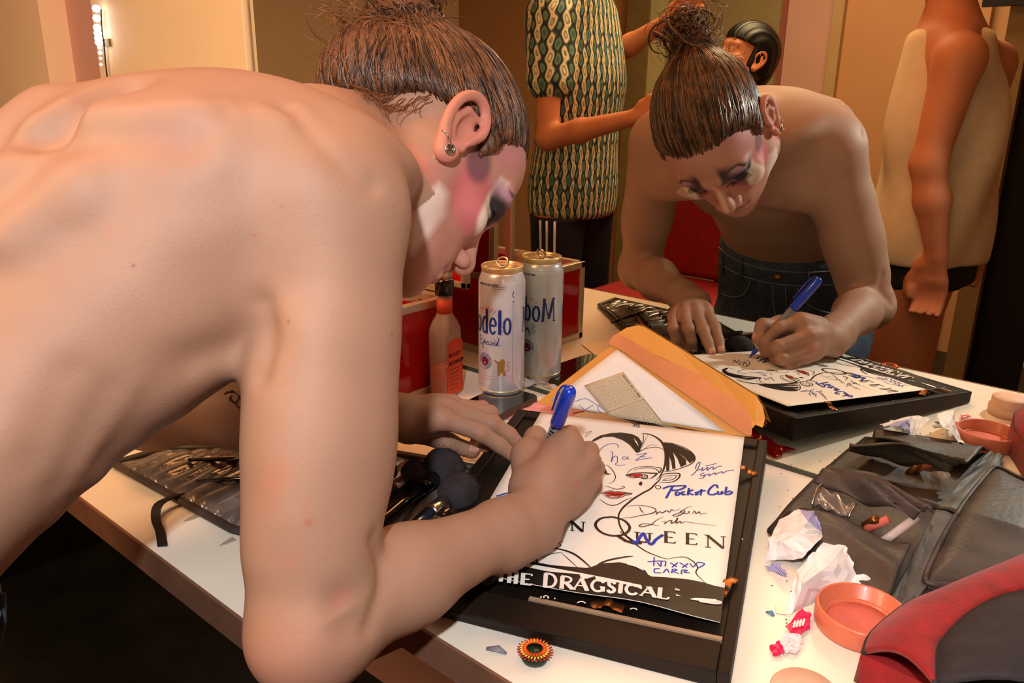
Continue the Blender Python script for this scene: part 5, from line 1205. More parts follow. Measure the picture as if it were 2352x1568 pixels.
# --- right-hand side of the table
def crinkle_sheet(nm,pts,m,label,cat,faces_back=None,seed=1,lift=1.):
    """a torn, folded sheet: a fan of facets between measured outline points (x,y on the photo, height)"""
    P3=[atZ(x,y,z) for x,y,z in pts]; return P3
def facets(nm,pts,tris,m,mi=None,th=.0004,sub=2):
    P3=[np.array(atZ(x,y,z)) for x,y,z in pts]; bmx=bmesh.new(); vs=[bmx.verts.new(p) for p in P3]; 
    for k,t in enumerate(tris):
        try: fc=bmx.faces.new([vs[i] for i in t]); fc.material_index=(mi[k] if mi else 0)
        except ValueError: pass
    bmesh.ops.subdivide_edges(bmx,edges=bmx.edges,cuts=3,use_grid_fill=True); g=np.random.default_rng(len(pts))
    bmx.normal_update()
    for v_ in bmx.verts:
        if v_.is_boundary: v_.co+=Vector(g.normal(0,.0007,3))
        else: v_.co+=v_.normal*float(g.normal(0,.0006))
        v_.co.z=max(v_.co.z,.0012)
    me=bpy.data.meshes.new(nm); bmx.to_mesh(me); bmx.free(); 
    for mm in (m if isinstance(m,list) else [m]): me.materials.append(mm)
    o=bpy.data.objects.new(nm,me); link(o); q=o.modifiers.new('solid','SOLIDIFY'); q.thickness=th; return o
HATCH=mat('blue_hatched_envelope_lining',(150,156,214),.6,nscale=30,namt=.05)
wv=node(HATCH,'ShaderNodeTexWave'); wv.inputs['Scale'].default_value=260; wv.bands_direction='DIAGONAL'; nt=HATCH.node_tree; tc=node(HATCH,'ShaderNodeTexCoord'); nt.links.new(tc.outputs['Object'],wv.inputs[0])
mxh=node(HATCH,'ShaderNodeMix'); mxh.data_type='RGBA'; mxh.inputs[6].default_value=srgb(92,96,196); mxh.inputs[7].default_value=srgb(214,212,236); nt.links.new(wv.outputs['Fac'],mxh.inputs[0]); nt.links.new(mxh.outputs[2],nt.nodes['Principled BSDF'].inputs['Base Color'])
pts=[(1758,1290,.002),(1770,1240,.018),(1790,1195,.022),(1835,1170,.030),(1868,1175,.034),(1882,1200,.028),(1895,1228,.018),(1870,1252,.032),(1842,1282,.016),(1800,1285,.006),(1835,1225,.034),(1800,1245,.024),(1905,1232,.012),(1855,1198,.036)]
tris=[(0,1,11,9),(1,2,10,11),(2,3,13,10),(11,10,7,8),(9,11,8),(10,13,6,7),(3,4,13),(4,5,6,13)]
o=facets('crumpled_envelope',pts,tris,[SKETCH,HATCH],[0,0,0,0,0,0,1,1]); tag(o,'crumpled torn white envelope beside the frame, touching the leather pouch','paper')
pts=[(1758,1300,.001),(1790,1290,.008),(1810,1320,.010),(1800,1322,.002),(1770,1312,.001)]
o=facets('paper_scrap',pts,[(0,1,2,3,4)],[HATCH]); tag(o,'small scrap with blue hatched lining below the crumpled envelope','paper')
pts=[(1806,1410,.002),(1815,1370,.014),(1830,1310,.026),(1866,1268,.034),(1890,1248,.036),(1940,1250,.032),(1955,1285,.024),(1965,1318,.014),(1990,1318,.016),(2003,1336,.010),(1998,1362,.004),(1975,1352,.006),(1945,1355,.010),(1880,1375,.006),(1820,1410,.003),(1845,1340,.030),(1900,1300,.030),(1815,1345,.004),(1850,1290,.012)]
tris=[(14,1,2,15),(15,2,3,16),(3,4,5,16),(5,6,7,16),(16,7,12),(15,16,12,13),(14,15,13),(7,8,9,12),(9,10,11,12),(0,1,14)]
o=facets('torn_envelope_flap',pts,tris,[SKETCH,HATCH],[0,0,0,0,0,0,0,0,1,0]); tag(o,'torn white paper folded to a point beside the coral dish','paper')
# clear sticker scraps and blue fleck
o=sheet('clear_label',[(1780,1385),(1798,1380),(1808,1412),(1782,1408)],thinplastic('scrap_film',(206,208,206),.4),.0006,'small translucent sticker left of the folded paper point','sticker')
mb=MB(); c=atZ(1769,1409,.0004); mb.tube([c+np.array((-.004,0,0)),c+np.array((0,.001,.001)),c+np.array((.004,-.001,0))],[.001,.003,.001],7,flat=.3); o=mb.build('blue_fleck',mat('blue_paint_fleck',(84,140,180),.6),None,True); tag(o,'tiny blue paint fleck on the white table near the frame','fleck')
# coral dish (compact)
DC=atZ(1962,1436,.0)*1.; DC[2]=0
def dish(c,r,name,label,m1,m2,h=.020):
    t=empty(name,tuple(c),label,'makeup dish'); mb=MB(); mb.lathe([(r*.86,0),(r*.97,.001),(r,.004),(r,h-.002),(r-.0012,h),(r-.003,h-.0008),(r-.0036,.007),(r*.80,.0055),(r*.78,.0085),(r*.74,.0085),(r*.73,.0055),(0,.0055)],c,56); b=mb.build('rim',m1,None,True)
    mb=MB(); mb.lathe([(r*.725,.0056),(r*.71,.0068),(r*.4,.0072),(0,.0065)],c,48); p=mb.build('powder',m2,None,True); adopt(t,b,p); return t
dish(DC+np.array((.004,.0,0)),.0365,'makeup_compact','round coral plastic compact with pressed powder, beside the red cushion',PINKDISH,PINKPOW)
mb=MB(); jr=np.array((.7065,-.378,0)); mb.lathe([(.024,0),(.026,.001),(.026,.013),(.0235,.0135),(.0235,.024),(.022,.0262),(0,.0266)],jr,40); o=mb.build('powder_pot',POWDER,None,True); tag(o,'pale round powder pot near the table front, seen in the mirror right','pot')
# hot pink wrapper
o=facets('candy_wrapper',[(1806,1437,.003),(1842,1398,.006),(1866,1412,.006),(1858,1440,.004),(1828,1470,.003)],[(0,1,2,3,4)],[HOTPINK]); 
ppk=empty('candy_wrapper',tuple(atZ(1820,1440)),'hot pink candy wrapper with white print, lying against the coral compact','wrapper'); o.name='pink_half'
o2=facets('speckled_half',[(1790,1470,.002),(1806,1455,.006),(1835,1458,.006),(1845,1474,.004),(1830,1500,.003),(1800,1500,.002)],[(0,1,2,3,4,5)],[mat('speckled_wrapper',(240,214,222),.35,nscale=300,namt=.2)])
o3=facets('pink_tail',[(1768,1485,.002),(1790,1468,.004),(1802,1500,.004),(1775,1508,.002)],[(0,1,2,3)],[HOTPINK]); mb=MB()
for k in range(4):
    a=np.array(atZ(1822+7*k,1441-1.5*k,.0058)); b=np.array(atZ(1827+7*k,1425-1.5*k,.0062)); ribbon(mb,[a,b],.0016,np.array((0,0,1.)))
for k in range(3):
    a=np.array(atZ(1820+8*k,1432-1.5*k,.0060)); b=np.array(atZ(1829+8*k,1431-1.5*k,.0060)); ribbon(mb,[a,b],.0010,np.array((0,0,1.)))
g=np.random.default_rng(2)
for k in range(16):
    x,y=g.uniform(1802,1838),g.uniform(1462,1492); a=np.array(atZ(x,y,.0066)); ribbon(mb,[a,a+np.array((.0008,.0004,0))],.0008,np.array((0,0,1.)))
o4=mb.build('wrapper_print',INK_WHITE); adopt(ppk,o,o2,o3,o4)
# black leather pouch with flaps, pockets
pch=empty('makeup_pouch',(.68,-.08,0),'worn black leather makeup pouch lying open at the mirror, right of the papers','pouch')
def patch(nm,quad,m,nu=26,nv=14,bump_=.0015,seed=1,th=.0022,roll=None):
    a,b,c,d=[np.array(q,float) for q in quad]; g=np.random.default_rng(seed); K=[(g.uniform(4,16),g.uniform(4,16),g.uniform(0,6.28)) for _ in range(5)]; v=[]
    for j in range(nv+1):
        for i in range(nu+1):
            u,w=i/nu,j/nv; cr_=.06*math.sin(math.pi*u)*0; p=(a*(1-u)+b*u)*(1-w)+(d*(1-u)+c*u)*w
            p=p+np.array((0,0,1))*(bump_*sum(math.sin(k[0]*u+k[1]*w+k[2]) for k in K)/2+(roll(u,w) if roll else 0)); p[2]=max(p[2],.0025); v.append(p)
    f=[(j*(nu+1)+i,j*(nu+1)+i+1,(j+1)*(nu+1)+i+1,(j+1)*(nu+1)+i) for j in range(nv) for i in range(nu)]
    o=mesh(nm,v,f,m,None,True); q=o.modifiers.new('solid','SOLIDIFY'); q.thickness=th; q.offset=0; return o
Z=lambda x,y,z:atZ(x,y,z)
base=patch('pouch_base',[Z(1762,1215,.004),Z(2085,1400,.004),Z(2300,1240,.004),Z(1880,1088,.004)],LEATHER,30,22,.0018,3,.004)
fl=patch('top_flap',[Z(1868,1112,.020),Z(2100,1190,.024),Z(2146,1158,.046),Z(1905,1058,.042)],LEATHER,30,12,.0022,5,roll=lambda u,w:.006*math.sin(math.pi*w)*(1)-.006*math.cos(6.28*u)*(w))
pkf=patch('front_pocket',[Z(1765,1222,.010),Z(2040,1378,.010),Z(2092,1245,.022),Z(1835,1170,.018)],LEATHER,28,16,.0016,7,roll=lambda u,w:.006*math.sin(math.pi*w)+.004*math.sin(6*u)*w)
stv=patch('side_strip',[Z(2046,1378,.007),Z(2088,1400,.007),Z(2240,1200,.009),Z(2150,1170,.009)],LEATHER_G,20,24,.0014,9)
zp=patch('zip_pocket',[Z(1868,1160,.016),Z(1945,1185,.020),Z(1965,1160,.026),Z(1885,1118,.022)],VINYL,16,12,.002,13)
mb=MB(); mb.tube([Z(1865,1158,.018),Z(1878,1118,.026),Z(1890,1112,.028)],.0010,6); mb.tube([Z(1948,1188,.021),Z(1958,1170,.026),Z(1966,1156,.029)],.0013,6); zt_=mb.build('zip',STEEL,None,True)
def cush(nm,px,h,m,sh=0.):    # stuffed, piped pocket
    P3=np.array([atZ(x,y,.008) for x,y in crom(px,6,True)]); c=P3.mean(0); v=[];R_=8
    for k in range(R_+1):
        s=1-k/R_
        for p in P3: q=c+(p-c)*s; q[2]=.008+h*(1-s**4); v.append(q)
    m_=len(P3); f=[(k*m_+i,k*m_+(i+1)%m_,(k+1)*m_+(i+1)%m_,(k+1)*m_+i) for k in range(R_) for i in range(m_)]
    # side wall down to the table
    o=mesh(nm,v+[(p[0],p[1],.0015) for p in P3],f+[((R_+1)*m_+i,(R_+1)*m_+(i+1)%m_,(i+1)%m_,i) for i in range(m_)],m,None,True)
    mb=MB(); mb.tube([tuple(p+np.array((0,0,.002))) for p in list(P3)+[P3[0]]],.0028,8); pp=mb.build('piping',LEATHER,o,True); return o
cu1=cush('stuffed_pocket',[(2125,1330),(2150,1270),(2190,1195),(2225,1162),(2290,1160),(2400,1200),(2420,1300),(2330,1370),(2200,1350),(2140,1345)],.010,LEATHER)
cu2=cush('stuffed_pocket',[(2252,1120),(2285,1068),(2330,1045),(2420,1080),(2460,1160),(2400,1190),(2300,1160),(2262,1140)],.008,LEATHER)
adopt(pch,base,fl,pkf,stv,zp,zt_,cu1,cu2)
for i,(a,b,m_,lb) in enumerate((((2012,1205,.014),(2040,1192,.024),PINKPOW,'short tan makeup tube standing in the middle of the open pouch'),((2063,1218,.012),(2104,1188,.022),CLEARF,'clear capped lip gloss tube at the right of the pouch pocket'),((1998,1200,.012),(2012,1192,.022),BRASS,'brassy tube end beside the tan tube in the pouch'))):
    mb=MB(); a3,b3=np.array(Z(*a)),np.array(Z(*b)); mb.tube([a3-(b3-a3)*.8,a3,b3,b3+(b3-a3)*.02],[.0042,.0042,.0042,.001],12); o=mb.build('lip_gloss' if i==1 else 'makeup_tube',m_,None,True); tag(o,lb,'makeup tube')
# --- red and black cushion (bag strap) near the camera
rb=empty('travel_bag',tuple(atZ(2230,1480,.0)),'red and charcoal padded bag end at the lower right, nearest the camera','bag')
BZ=.05
def bagp(x,y,z): return np.array(atZ(x,y,z))
out=[(1985,1498),(1998,1462),(2035,1425),(2085,1388),(2150,1362),(2215,1335),(2270,1312),(2352,1275)]
inn=[(2148,1570),(2150,1495),(2170,1462),(2200,1430),(2235,1402),(2275,1380),(2310,1368),(2380,1350)]
oc=crom(out,5); ic=crom(inn,5); v=[];K=10
for (p,q) in zip(oc,ic):
    a=bagp(p[0],p[1],.030); b=bagp(q[0],q[1],.058)
    for k in range(K+1):
        s=k/K; w=a*(1-s)+b*s; w=w+np.array((0,0,1))*.012*math.sin(math.pi*s)
        v.append(w)
n_=K+1; f=[(i*n_+k,i*n_+k+1,(i+1)*n_+k+1,(i+1)*n_+k) for i in range(len(oc)-1) for k in range(K)]
low=[]; base_i=len(v)
for p in oc: a=bagp(p[0],p[1],.030); v.append((a[0]-.002,a[1]-.0,.002))
f+=[(base_i+i,i*n_,(i+1)*n_,base_i+i+1) for i in range(len(oc)-1)]
redp=mesh('red_panel',v,f,REDFAB,None,True)
v=[]
for q in ic:
    b=bagp(q[0],q[1],.058); e_=bagp(2480,1600,.07)
    for k in range(7): s=k/6; w=b*(1-s)+e_*s; w=w+np.array((0,0,1))*(.010*math.sin(math.pi*s)); v.append(w)
blk=mesh('charcoal_panel',v,[(i*7+k,i*7+k+1,(i+1)*7+k+1,(i+1)*7+k) for i in range(len(ic)-1) for k in range(6)],DKFAB,None,True)
mb=MB(); mb.tube([bagp(p[0],p[1],.031) for p in oc],.0022,8); pi1=mb.build('piping',DKFAB,None,True); mb=MB(); mb.tube([bagp(p[0],p[1],.0585) for p in ic],.0018,8); pi2=mb.build('piping',DKFAB,None,True)
far=bagp(2480,1600,.07); pol=[(q[0],q[1]) for q in (bagp(a[0],a[1],.030) for a in oc)]+[(float(far[0]),float(far[1]))]
mb=MB(); mb.prism(pol,.002,.028); bb=mb.build('bag_body',REDFAB)
for o_ in (redp,blk): q=o_.modifiers.new('solid','SOLIDIFY'); q.thickness=.004; q.offset=0
pol2=[(b_[0],b_[1]) for b_ in (bagp(a[0],a[1],.052) for a in ic)]+[(float(far[0]),float(far[1]))]
mb=MB(); mb.prism(pol2,.028,.054); bb2=mb.build('bag_body',DKFAB); adopt(rb,redp,blk,pi1,pi2,bb,bb2)
# bead ornament at the bottom edge
bo=atZ(1228,1500,.006); be=empty('beaded_brooch',tuple(bo),'small round beaded brooch, orange and green, by the near frame edge','brooch')
mb=MB(); mb.lathe([(.010,-.005),(.011,-.002),(.009,.002),(0,.004)],bo,24); c0=mb.build('center_bead',mat('dark_green_bead',(20,50,34),.3),None,True)
cc=[mat('orange_bead',(232,90,30),.35),mat('yellow_bead',(236,190,70),.35),mat('red_bead',(170,30,20),.35)]; ks=[c0]
for k in range(3):
    mb=MB()
    for i in range(26):
        a=6.283*i/26+.1*k; d=np.array((math.cos(a),math.sin(a),.25)); s=bo+d*(.0065+.0022*k)+np.array((0,0,.003-.0015*k)); mb.tube([s,s+d*.0030],[.0009,.0006],6)
    ks.append(mb.build('bead_ring',cc[k],None,True))
adopt(be,*ks)
mb=MB(); c=atZ(1142,1493,.001); mb.tube([c+np.array((-.008,-.004,0)),c+np.array((0,0,.002)),c+np.array((.008,.002,0))],[.002,.004,.0015],8,flat=.3); o=mb.build('dried_glue',mat('glue_grey',(130,130,140),.4),None,True); tag(o,'small grey glob stuck on the table left of the beaded brooch','glob')
g=np.random.default_rng(33); mb=MB()
for i in range(60):
    x,y=g.uniform(1770,1960),g.uniform(1020,1440)
    if y>1060+(x-1770)*.31 : p=atZ(x,y,.0002); mb.box((p[0]-.0006,p[1]-.0004,.0001),(p[0]+.0006,p[1]+.0004,.0007))
o=mb.build('powder_specks',LEATHER); tag(o,'dark specks of makeup dust scattered on the white tabletop','dust',kind='stuff')
# water-like glue drips under the roll edge
mb=MB()
for (x,y) in ((448,1185),(530,1240)):
    p=np.array(atZ(x,y,.0008)); mb.prism([(p[0]-.004,p[1]+.004),(p[0]+.004,p[1]+.004),(p[0]+.0035,p[1]-.006),(p[0]+.001,p[1]-.013),(p[0]-.0015,p[1]-.006)],.0004,.0012)
o=mb.build('dried_drips',mat('dried_glue_drip',(176,160,140),.3,coat=.4)); tag(o,'two dried drips on the tabletop below the brush roll','drip',kind='stuff')
# ---------------- room and the people behind (seen in the mirror) ----------------
WALLT=mat('tan_wall',(196,148,104),.7,nscale=4,namt=.04); WALLC=mat('cream_wall',(244,216,176),.7,nscale=4,namt=.03); WALLM=mat('mauve_wall',(206,158,142),.7,nscale=4,namt=.04)
CREAMP=mat('cream_door_panel',(246,222,176),.55,nscale=6,namt=.03); FLOORM=mat('dark_floor',(26,26,20),.45,nscale=8,namt=.4); OLIVE=mat('olive_door_frame',(132,110,66),.6,nscale=10,namt=.1); TRIM=mat('painted_trim',(184,150,106),.6,nscale=8,namt=.05)
CEIL=mat('ceiling_paint',(200,180,150),.8)
FZ=-.76; CZ=1.72; XL,XR,YB=-3.2,2.2,-3.3
def slab(nm,lo,hi,m): mb=MB(); mb.box(lo,hi); o=mb.build(nm,m); o['kind']='structure'; return o
slab('floor',(XL-.1,YB-.1,FZ-.05),(XR+.1,.12,FZ),FLOORM); slab('ceiling',(XL-.1,YB-.1,CZ),(XR+.1,.12,CZ+.05),CEIL)
slab('wall_front',(XL-.1,.012,FZ),(XR+.1,.10,CZ),WALLM); slab('wall_left',(XL-.1,YB,FZ),(XL,.012,CZ),WALLC); slab('wall_right',(XR,YB,FZ),(XR+.1,.012,CZ),WALLT)
slab('wall_back',(XL-.1,YB-.1,FZ),(XR+.1,YB,CZ),WALLT)
def mY(px,Y,py=200): return float(atY(px,py,-Y)[0])     # x of a mirror-seen column on a plane y=Y
# left of the mirror: cream cabinet door, mauve strip, cream wall, string of lights
xa=float(atY(235,120,0)[0]); xb=MX0-.006
cd_=empty('wall_cupboard',((xa+xb)/2,-.005,-.1),'tall cream cupboard door on the wall, left of the mirror','cupboard')
mb=MB(); mb.box((xa,-.012,-.05),(xb,.011,1.3)); dp=bev(mb.build('door_panel',CREAMP),.002); p=atY(248,98,-.014); mb=MB(); mb.box((p[0]-.012,-.018,p[2]-.008),(p[0]+.012,-.012,p[2]+.008)); lt_=mb.build('latch_plate',OLIVE)
mb=MB(); mb.box((xa,-.6,-.03),(xa+.02,.01,0)) ; adopt(cd_,dp,lt_)
xc=float(atY(124,120,-.03)[0]); slab('trim_1',(XL,-.05,FZ),(xc,.012,CZ),WALLC)
LEDM=bpy.data.materials.new('lit_bulb'); LEDM.use_nodes=True; b=LEDM.node_tree.nodes['Principled BSDF']; b.inputs['Emission Color'].default_value=(.85,.88,1,1); b.inputs['Emission Strength'].default_value=6; nz=node(LEDM,'ShaderNodeTexNoise'); LEDM.node_tree.links.new(nz.outputs['Color'],b.inputs['Base Color'])
ls=empty('string_lights',(xa-.02,-.02,.5),'string of small bright bulbs hanging at the left side of the cream door','string lights'); kids=[]
pts=[]
for i,(x,y) in enumerate(((221,20),(222,42),(223,64),(224.5,76),(226,88),(227,97),(229,109),(230,121),(231,134),(232,148))):
    q=atY(x,y,-.03); mb=MB(); r=.0085 if i<6 else (.0045 if i<8 else .003); mb.lathe([(0,-r),(r*.7,-r*.7),(r,0),(r*.7,r*.7),(0,r)],q,10); kids.append(mb.build('bulb',LEDM,None,True)); pts.append(q)
mb=MB(); mb.tube([np.array(q)+np.array((0,.010,0)) for q in pts]+[np.array(pts[-1])+np.array((.004,.01,-.6))],.0016,6); kids.append(mb.build('wire',STRAP,None,True)); adopt(ls,*kids)
# back wall furniture seen in the mirror
def mslab(nm,px0,px1,z0,z1,Y,th,m,pz=200): 
    a,b=sorted((mY(px0,Y,pz),mY(px1,Y,pz))); return slab(nm,(a,Y-th,z0),(b,Y,z1),m)
YW=YB+.04
mslab('trim_2',1432,1480,FZ,CZ,YB+.10,.09,OLIVE); mslab('trim_3',1484,1512,FZ,CZ,YB+.08,.07,mat('pale_door_edge',(200,190,140),.6))
mslab('trim_4',1512,1778,FZ,CZ,YB+.03,.025,mat('dim_green_wall',(150,132,92),.7)); mslab('trim_5',1778,1790,FZ,CZ,YB+.05,.045,mat('mauve_seam',(150,84,72),.7)); mslab('trim_6',1790,1892,FZ,CZ,YB+.04,.035,WALLM)
mslab('trim_7',1892,1916,FZ,CZ,YB+.09,.085,TRIM); mslab('door_1',1918,2246,FZ,CZ-.1,YB+.05,.045,mat('tan_door',(200,146,100),.6,nscale=4,namt=.04))
# nearer partition edge; near-black panel painted in for the unlit opening at the right
mslab('trim_8',2232,2282,FZ,CZ,-2.0,.05,mat('olive_jamb',(150,124,80),.6),500); mslab('dark_opening_panel',2284,2420,FZ,CZ-.1,-2.05,.03,mat('unlit_opening_black',(18,16,14),.8),500)
p=atY(2275,170,2.0); o=slab('trim_9',(float(p[0])-.05,-1.99,.78-.1),(float(p[0])+.16,-1.97,.86),mat('dark_sign',(40,40,44),.6))
# framed cupboard on the back wall, between mirror edge and hair
CABW=mat('brown_cabinet',(120,92,52),.6,nscale=10,namt=.08)
cab=empty('wall_cabinet',(mY(620,-2.4,100),-2.4,.6),'dim brown framed cabinet reflected left of the bun','cabinet')
a,b=sorted((mY(566,-2.4,100),mY(760,-2.4,100))); z_=float(atY(620,142,2.4)[2]); xx=mY(652,-2.4,100)
mb=MB(); mb.box((a-.3,-2.6,FZ),(b,-2.4,CZ-.01)); c1=mb.build('cabinet_body',CABW); mb=MB(); mb.box((a-.3,-2.4,z_+.03),(xx-.02,-2.385,CZ-.05)); c2=mb.build('cabinet_door',mat('cabinet_door_face',(128,100,60),.55))
mb=MB(); mb.box((a-.3,-2.4,z_-.01),(xx+.02,-2.375,z_+.012)); mb.box((xx-.012,-2.4,z_),(xx+.012,-2.38,CZ-.05)); c3=mb.build('cabinet_trim',mat('cabinet_trim_dark',(84,62,34),.6)); adopt(cab,c1,c2,c3)
# --- people
SKIN2=mat('skin_second',(206,132,92),.6,nscale=16,namt=.06,bump=.1,bscale=300)
def simple_person(S,j,sc=1.):
    a=lambda k:np.array(j[k],float)
    hip,ch,nk=a('hip'),a('chest'),a('neck'); r=a('right'); r/=np.linalg.norm(r)
    S.sweep((nk-hip),[hip-(nk-hip)*.12,hip,(hip+ch)/2,ch,nk-(nk-hip)*.06],[.13,.165,.14,.165,.10],[.10,.115,.10,.115,.075],r,.03)
    S.cone(nk-(nk-ch)*.1,a('head')-np.array((0,0,.03)),.052,.05,.03)
    for s in ('R','L'):
        sg=1 if s=='R' else -1; sh,el,wr=a('sh'+s),a('el'+s),a('wr'+s)
        S.cone(nk-np.array((0,0,.03)),sh,.045,.045,.05); S.cone(sh,el,.050,.037,.03); S.cone(el,el*.6+wr*.4,.038,.037,.02); S.cone(el*.6+wr*.4,wr,.037,.024,.02)
        d=(wr-el)/np.linalg.norm(wr-el); dn=np.array(j.get('hd'+s,d)); dn=dn/np.linalg.norm(dn); sd=np.cross(dn,r); sd/=np.linalg.norm(sd)+1e-9
        sd=np.array(j.get('hs'+s,sd),float); sd/=np.linalg.norm(sd)
        nrm=np.cross(dn,sd); mc=[wr+dn*.085+sd*o for o in (.028,.010,-.009,-.026)]
        fg=[[m+dn*.032+nrm*.010,m+dn*.046+nrm*.028,m+dn*.046+nrm*.042] for m in mc]; th=[wr+dn*.03+sd*.03,wr+dn*.06+sd*.045,wr+dn*.085+sd*.045+nrm*.012,wr+dn*.10+sd*.042+nrm*.02]
        hand_prims(S,wr,mc,fg,th,rm=.013)
    for s in ('R','L'):
        S.cone(a('hj'+s),a('kn'+s),.092,.062,.04); S.cone(a('kn'+s),a('kn'+s)*.6+a('an'+s)*.4,.058,.058,.02); S.cone(a('kn'+s)*.6+a('an'+s)*.4,a('an'+s),.057,.036,.02)
        f=a('an'+s); fd=np.array(j['front'],float); S.cone(f+np.array((0,0,-.04)),f+fd*.15+np.array((0,0,-.06)),.036,.028,.03)
def headframe(front,up):
    w=np.array(front,float); w/=np.linalg.norm(w); u=np.array(up,float); u-=w*(u@w); u/=np.linalg.norm(u); r=np.cross(w,u); return np.stack([r,w,u],1)
def build_person(nm,j,hf,label,res=.006,lo=None,hi=None,cut=None):
    pts=np.array([v for k,v in j.items() if k not in('right','front','hdR','hdL','hsR','hsL')],float); lo=pts.min(0)-.22; hi=pts.max(0)+.22
    S=SDF(*[np.arange(lo[i],hi[i],res,dtype=np.float32) for i in range(3)]); simple_person(S,j); add_head(S,hf,np.array(j['head'],float))
    P,Q=S.mesh(); P=relax(P,Q,1); P[:,2]=np.maximum(P[:,2],FZ+.001); t=empty('person',(j['hip'][0],j['hip'][1],FZ),label,'person'); o=np_mesh('body',P,Q,SKIN2,t,np.tile(SKINC,(len(P),1))); adopt(t,o); return t,S,P,Q
def garment(t,nm,j,m,kind,zr,res=.006,infl=.012,folds=.004,seed=1,legs=0,sleeve=0.):
    a=lambda k:np.array(j[k],float); hip,ch,nk=a('hip'),a('chest'),a('neck'); r=a('right')
    pts=np.array([v for k,v in j.items() if k not in('right','front','hdR','hdL','hsR','hsL')],float)
    S=SDF(*[np.arange(pts.min(0)[i]-.15,pts.max(0)[i]+.15,res,dtype=np.float32) for i in range(3)])
    if kind=='top':
        ax=nk-hip; S.sweep(ax,[hip-ax*.16,hip,(hip+ch)/2,ch,nk-ax*.06],[.165,.172,.150,.168,.095],[.125,.128,.118,.120,.070],r,.03,infl)
        for s in ('R','L'):
            sh,el=a('sh'+s),a('el'+s); 
            if sleeve>0: S.cone(nk-np.array((0,0,.035)),sh,.046,.050,.04,infl=infl); S.cone(sh,sh*(1-sleeve)+el*sleeve,.060,.056,.02,infl=infl)
            else: S.cone(nk-np.array((0,0,.05)),(nk*.45+sh*.55)-np.array((0,0,.02)),.040,.034,.03,infl=.004)
    else:
        S.sweep((0,0,1),[hip-np.array((0,0,.10)),hip,hip+np.array((0,0,.06))],[.165,.172,.165],[.125,.125,.118],r,.03,infl*.6)
        for s in ('R','L'): S.cone(a('hj'+s),a('hj'+s)*(1-legs)+a('kn'+s)*legs,.096,.085 if legs<.7 else .072,.03,infl=infl*.6); 
        if legs>.9:
            for s in ('R','L'): S.cone(a('kn'+s),a('an'+s),.072,.058,.02)
    z0,z1=zr
    S.op(lambda X,Y,Z:z1-Z+0*X+0*Y,np.array((-9,-9,-9.)),np.array((9,9,9.)),.004,True)
    S.op(lambda X,Y,Z:Z-z0+0*X+0*Y,np.array((-9,-9,-9.)),np.array((9,9,9.)),.004,True)
    P,Q=S.mesh(); P=relax(P,Q,2); g=np.random.default_rng(seed)
    w=sum(np.sin(k[0]*P[:,0]+k[1]*P[:,1]+k[2]*P[:,2]+k[3]) for k in [(g.uniform(-45,45),g.uniform(-45,45),g.uniform(-18,18),g.uniform(0,6)) for _ in range(5)])/2.2
    c=np.array((hip[0],hip[1],0)); d=P-c; d[:,2]=0; d/=np.linalg.norm(d,axis=1)[:,None]+1e-6; P=P+d*(w*folds)[:,None]
    o=np_mesh(nm,P,Q,m,t); adopt(t,o); return o,P,Q
# 1: patterned shirt, navy trousers with three stripes, facing +x
X1,Y1=-.895,-1.52
PAT=mat('ikat_print',(150,150,110),.75,nscale=50,namt=.05,bump=.2,bscale=300)
nt=PAT.node_tree; tc=node(PAT,'ShaderNodeTexCoord'); mp=node(PAT,'ShaderNodeMapping'); mp.inputs['Scale'].default_value=(1,1,.28); nt.links.new(tc.outputs['Object'],mp.inputs[0])
def M_(op,a,b=None,c=None):
    n=node(PAT,'ShaderNodeMath'); n.operation=op
    for k,v in enumerate((a,b,c)):
        if v is None: continue
        if isinstance(v,(int,float)): n.inputs[k].default_value=v
        else: nt.links.new(v,n.inputs[k])
    return n.outputs[0]
sx=node(PAT,'ShaderNodeSeparateXYZ'); nt.links.new(tc.outputs['Object'],sx.inputs[0]); X_,Y_,Z_=sx.outputs
nz=node(PAT,'ShaderNodeTexNoise'); nz.inputs['Scale'].default_value=60; nt.links.new(mp.outputs[0],nz.inputs[0]); nzf=nz.outputs['Fac']
u_=M_('MULTIPLY',M_('ARCTAN2',M_('ADD',Y_,-Y1),M_('ADD',X_,-X1)),.135); zw=M_('MULTIPLY',Z_,120.); su=M_('SINE',M_('MULTIPLY',u_,150.))
A_=M_('SINE',M_('MULTIPLY_ADD',u_,300.,M_('MULTIPLY',nzf,.9))); B_=M_('SINE',M_('MULTIPLY_ADD',su,1.6,zw)); C_2=M_('SINE',M_('MULTIPLY_ADD',su,-1.2,M_('MULTIPLY',Z_,41.)))
val=M_('ADD',M_('MULTIPLY_ADD',A_,.30,.5),M_('ADD',M_('MULTIPLY',B_,.16),M_('ADD',M_('MULTIPLY',C_2,.08),M_('MULTIPLY_ADD',nzf,.16,-.08))))
cr=node(PAT,'ShaderNodeValToRGB'); e=cr.color_ramp.elements; e[0].position=.0; e[0].color=srgb(60,104,92); e[1].position=1; e[1].color=srgb(236,222,184)
for ps,cl in ((.20,(112,150,118)),(.30,(34,52,70)),(.44,(22,30,46)),(.50,(84,124,100)),(.56,(30,44,62)),(.60,(232,218,180)),(.80,(238,226,190)),(.84,(86,128,104))): q=e.new(ps); q.color=srgb(*cl)
nt.links.new(val,cr.inputs[0]); nt.links.new(cr.outputs[0],nt.nodes['Principled BSDF'].inputs['Base Color'])
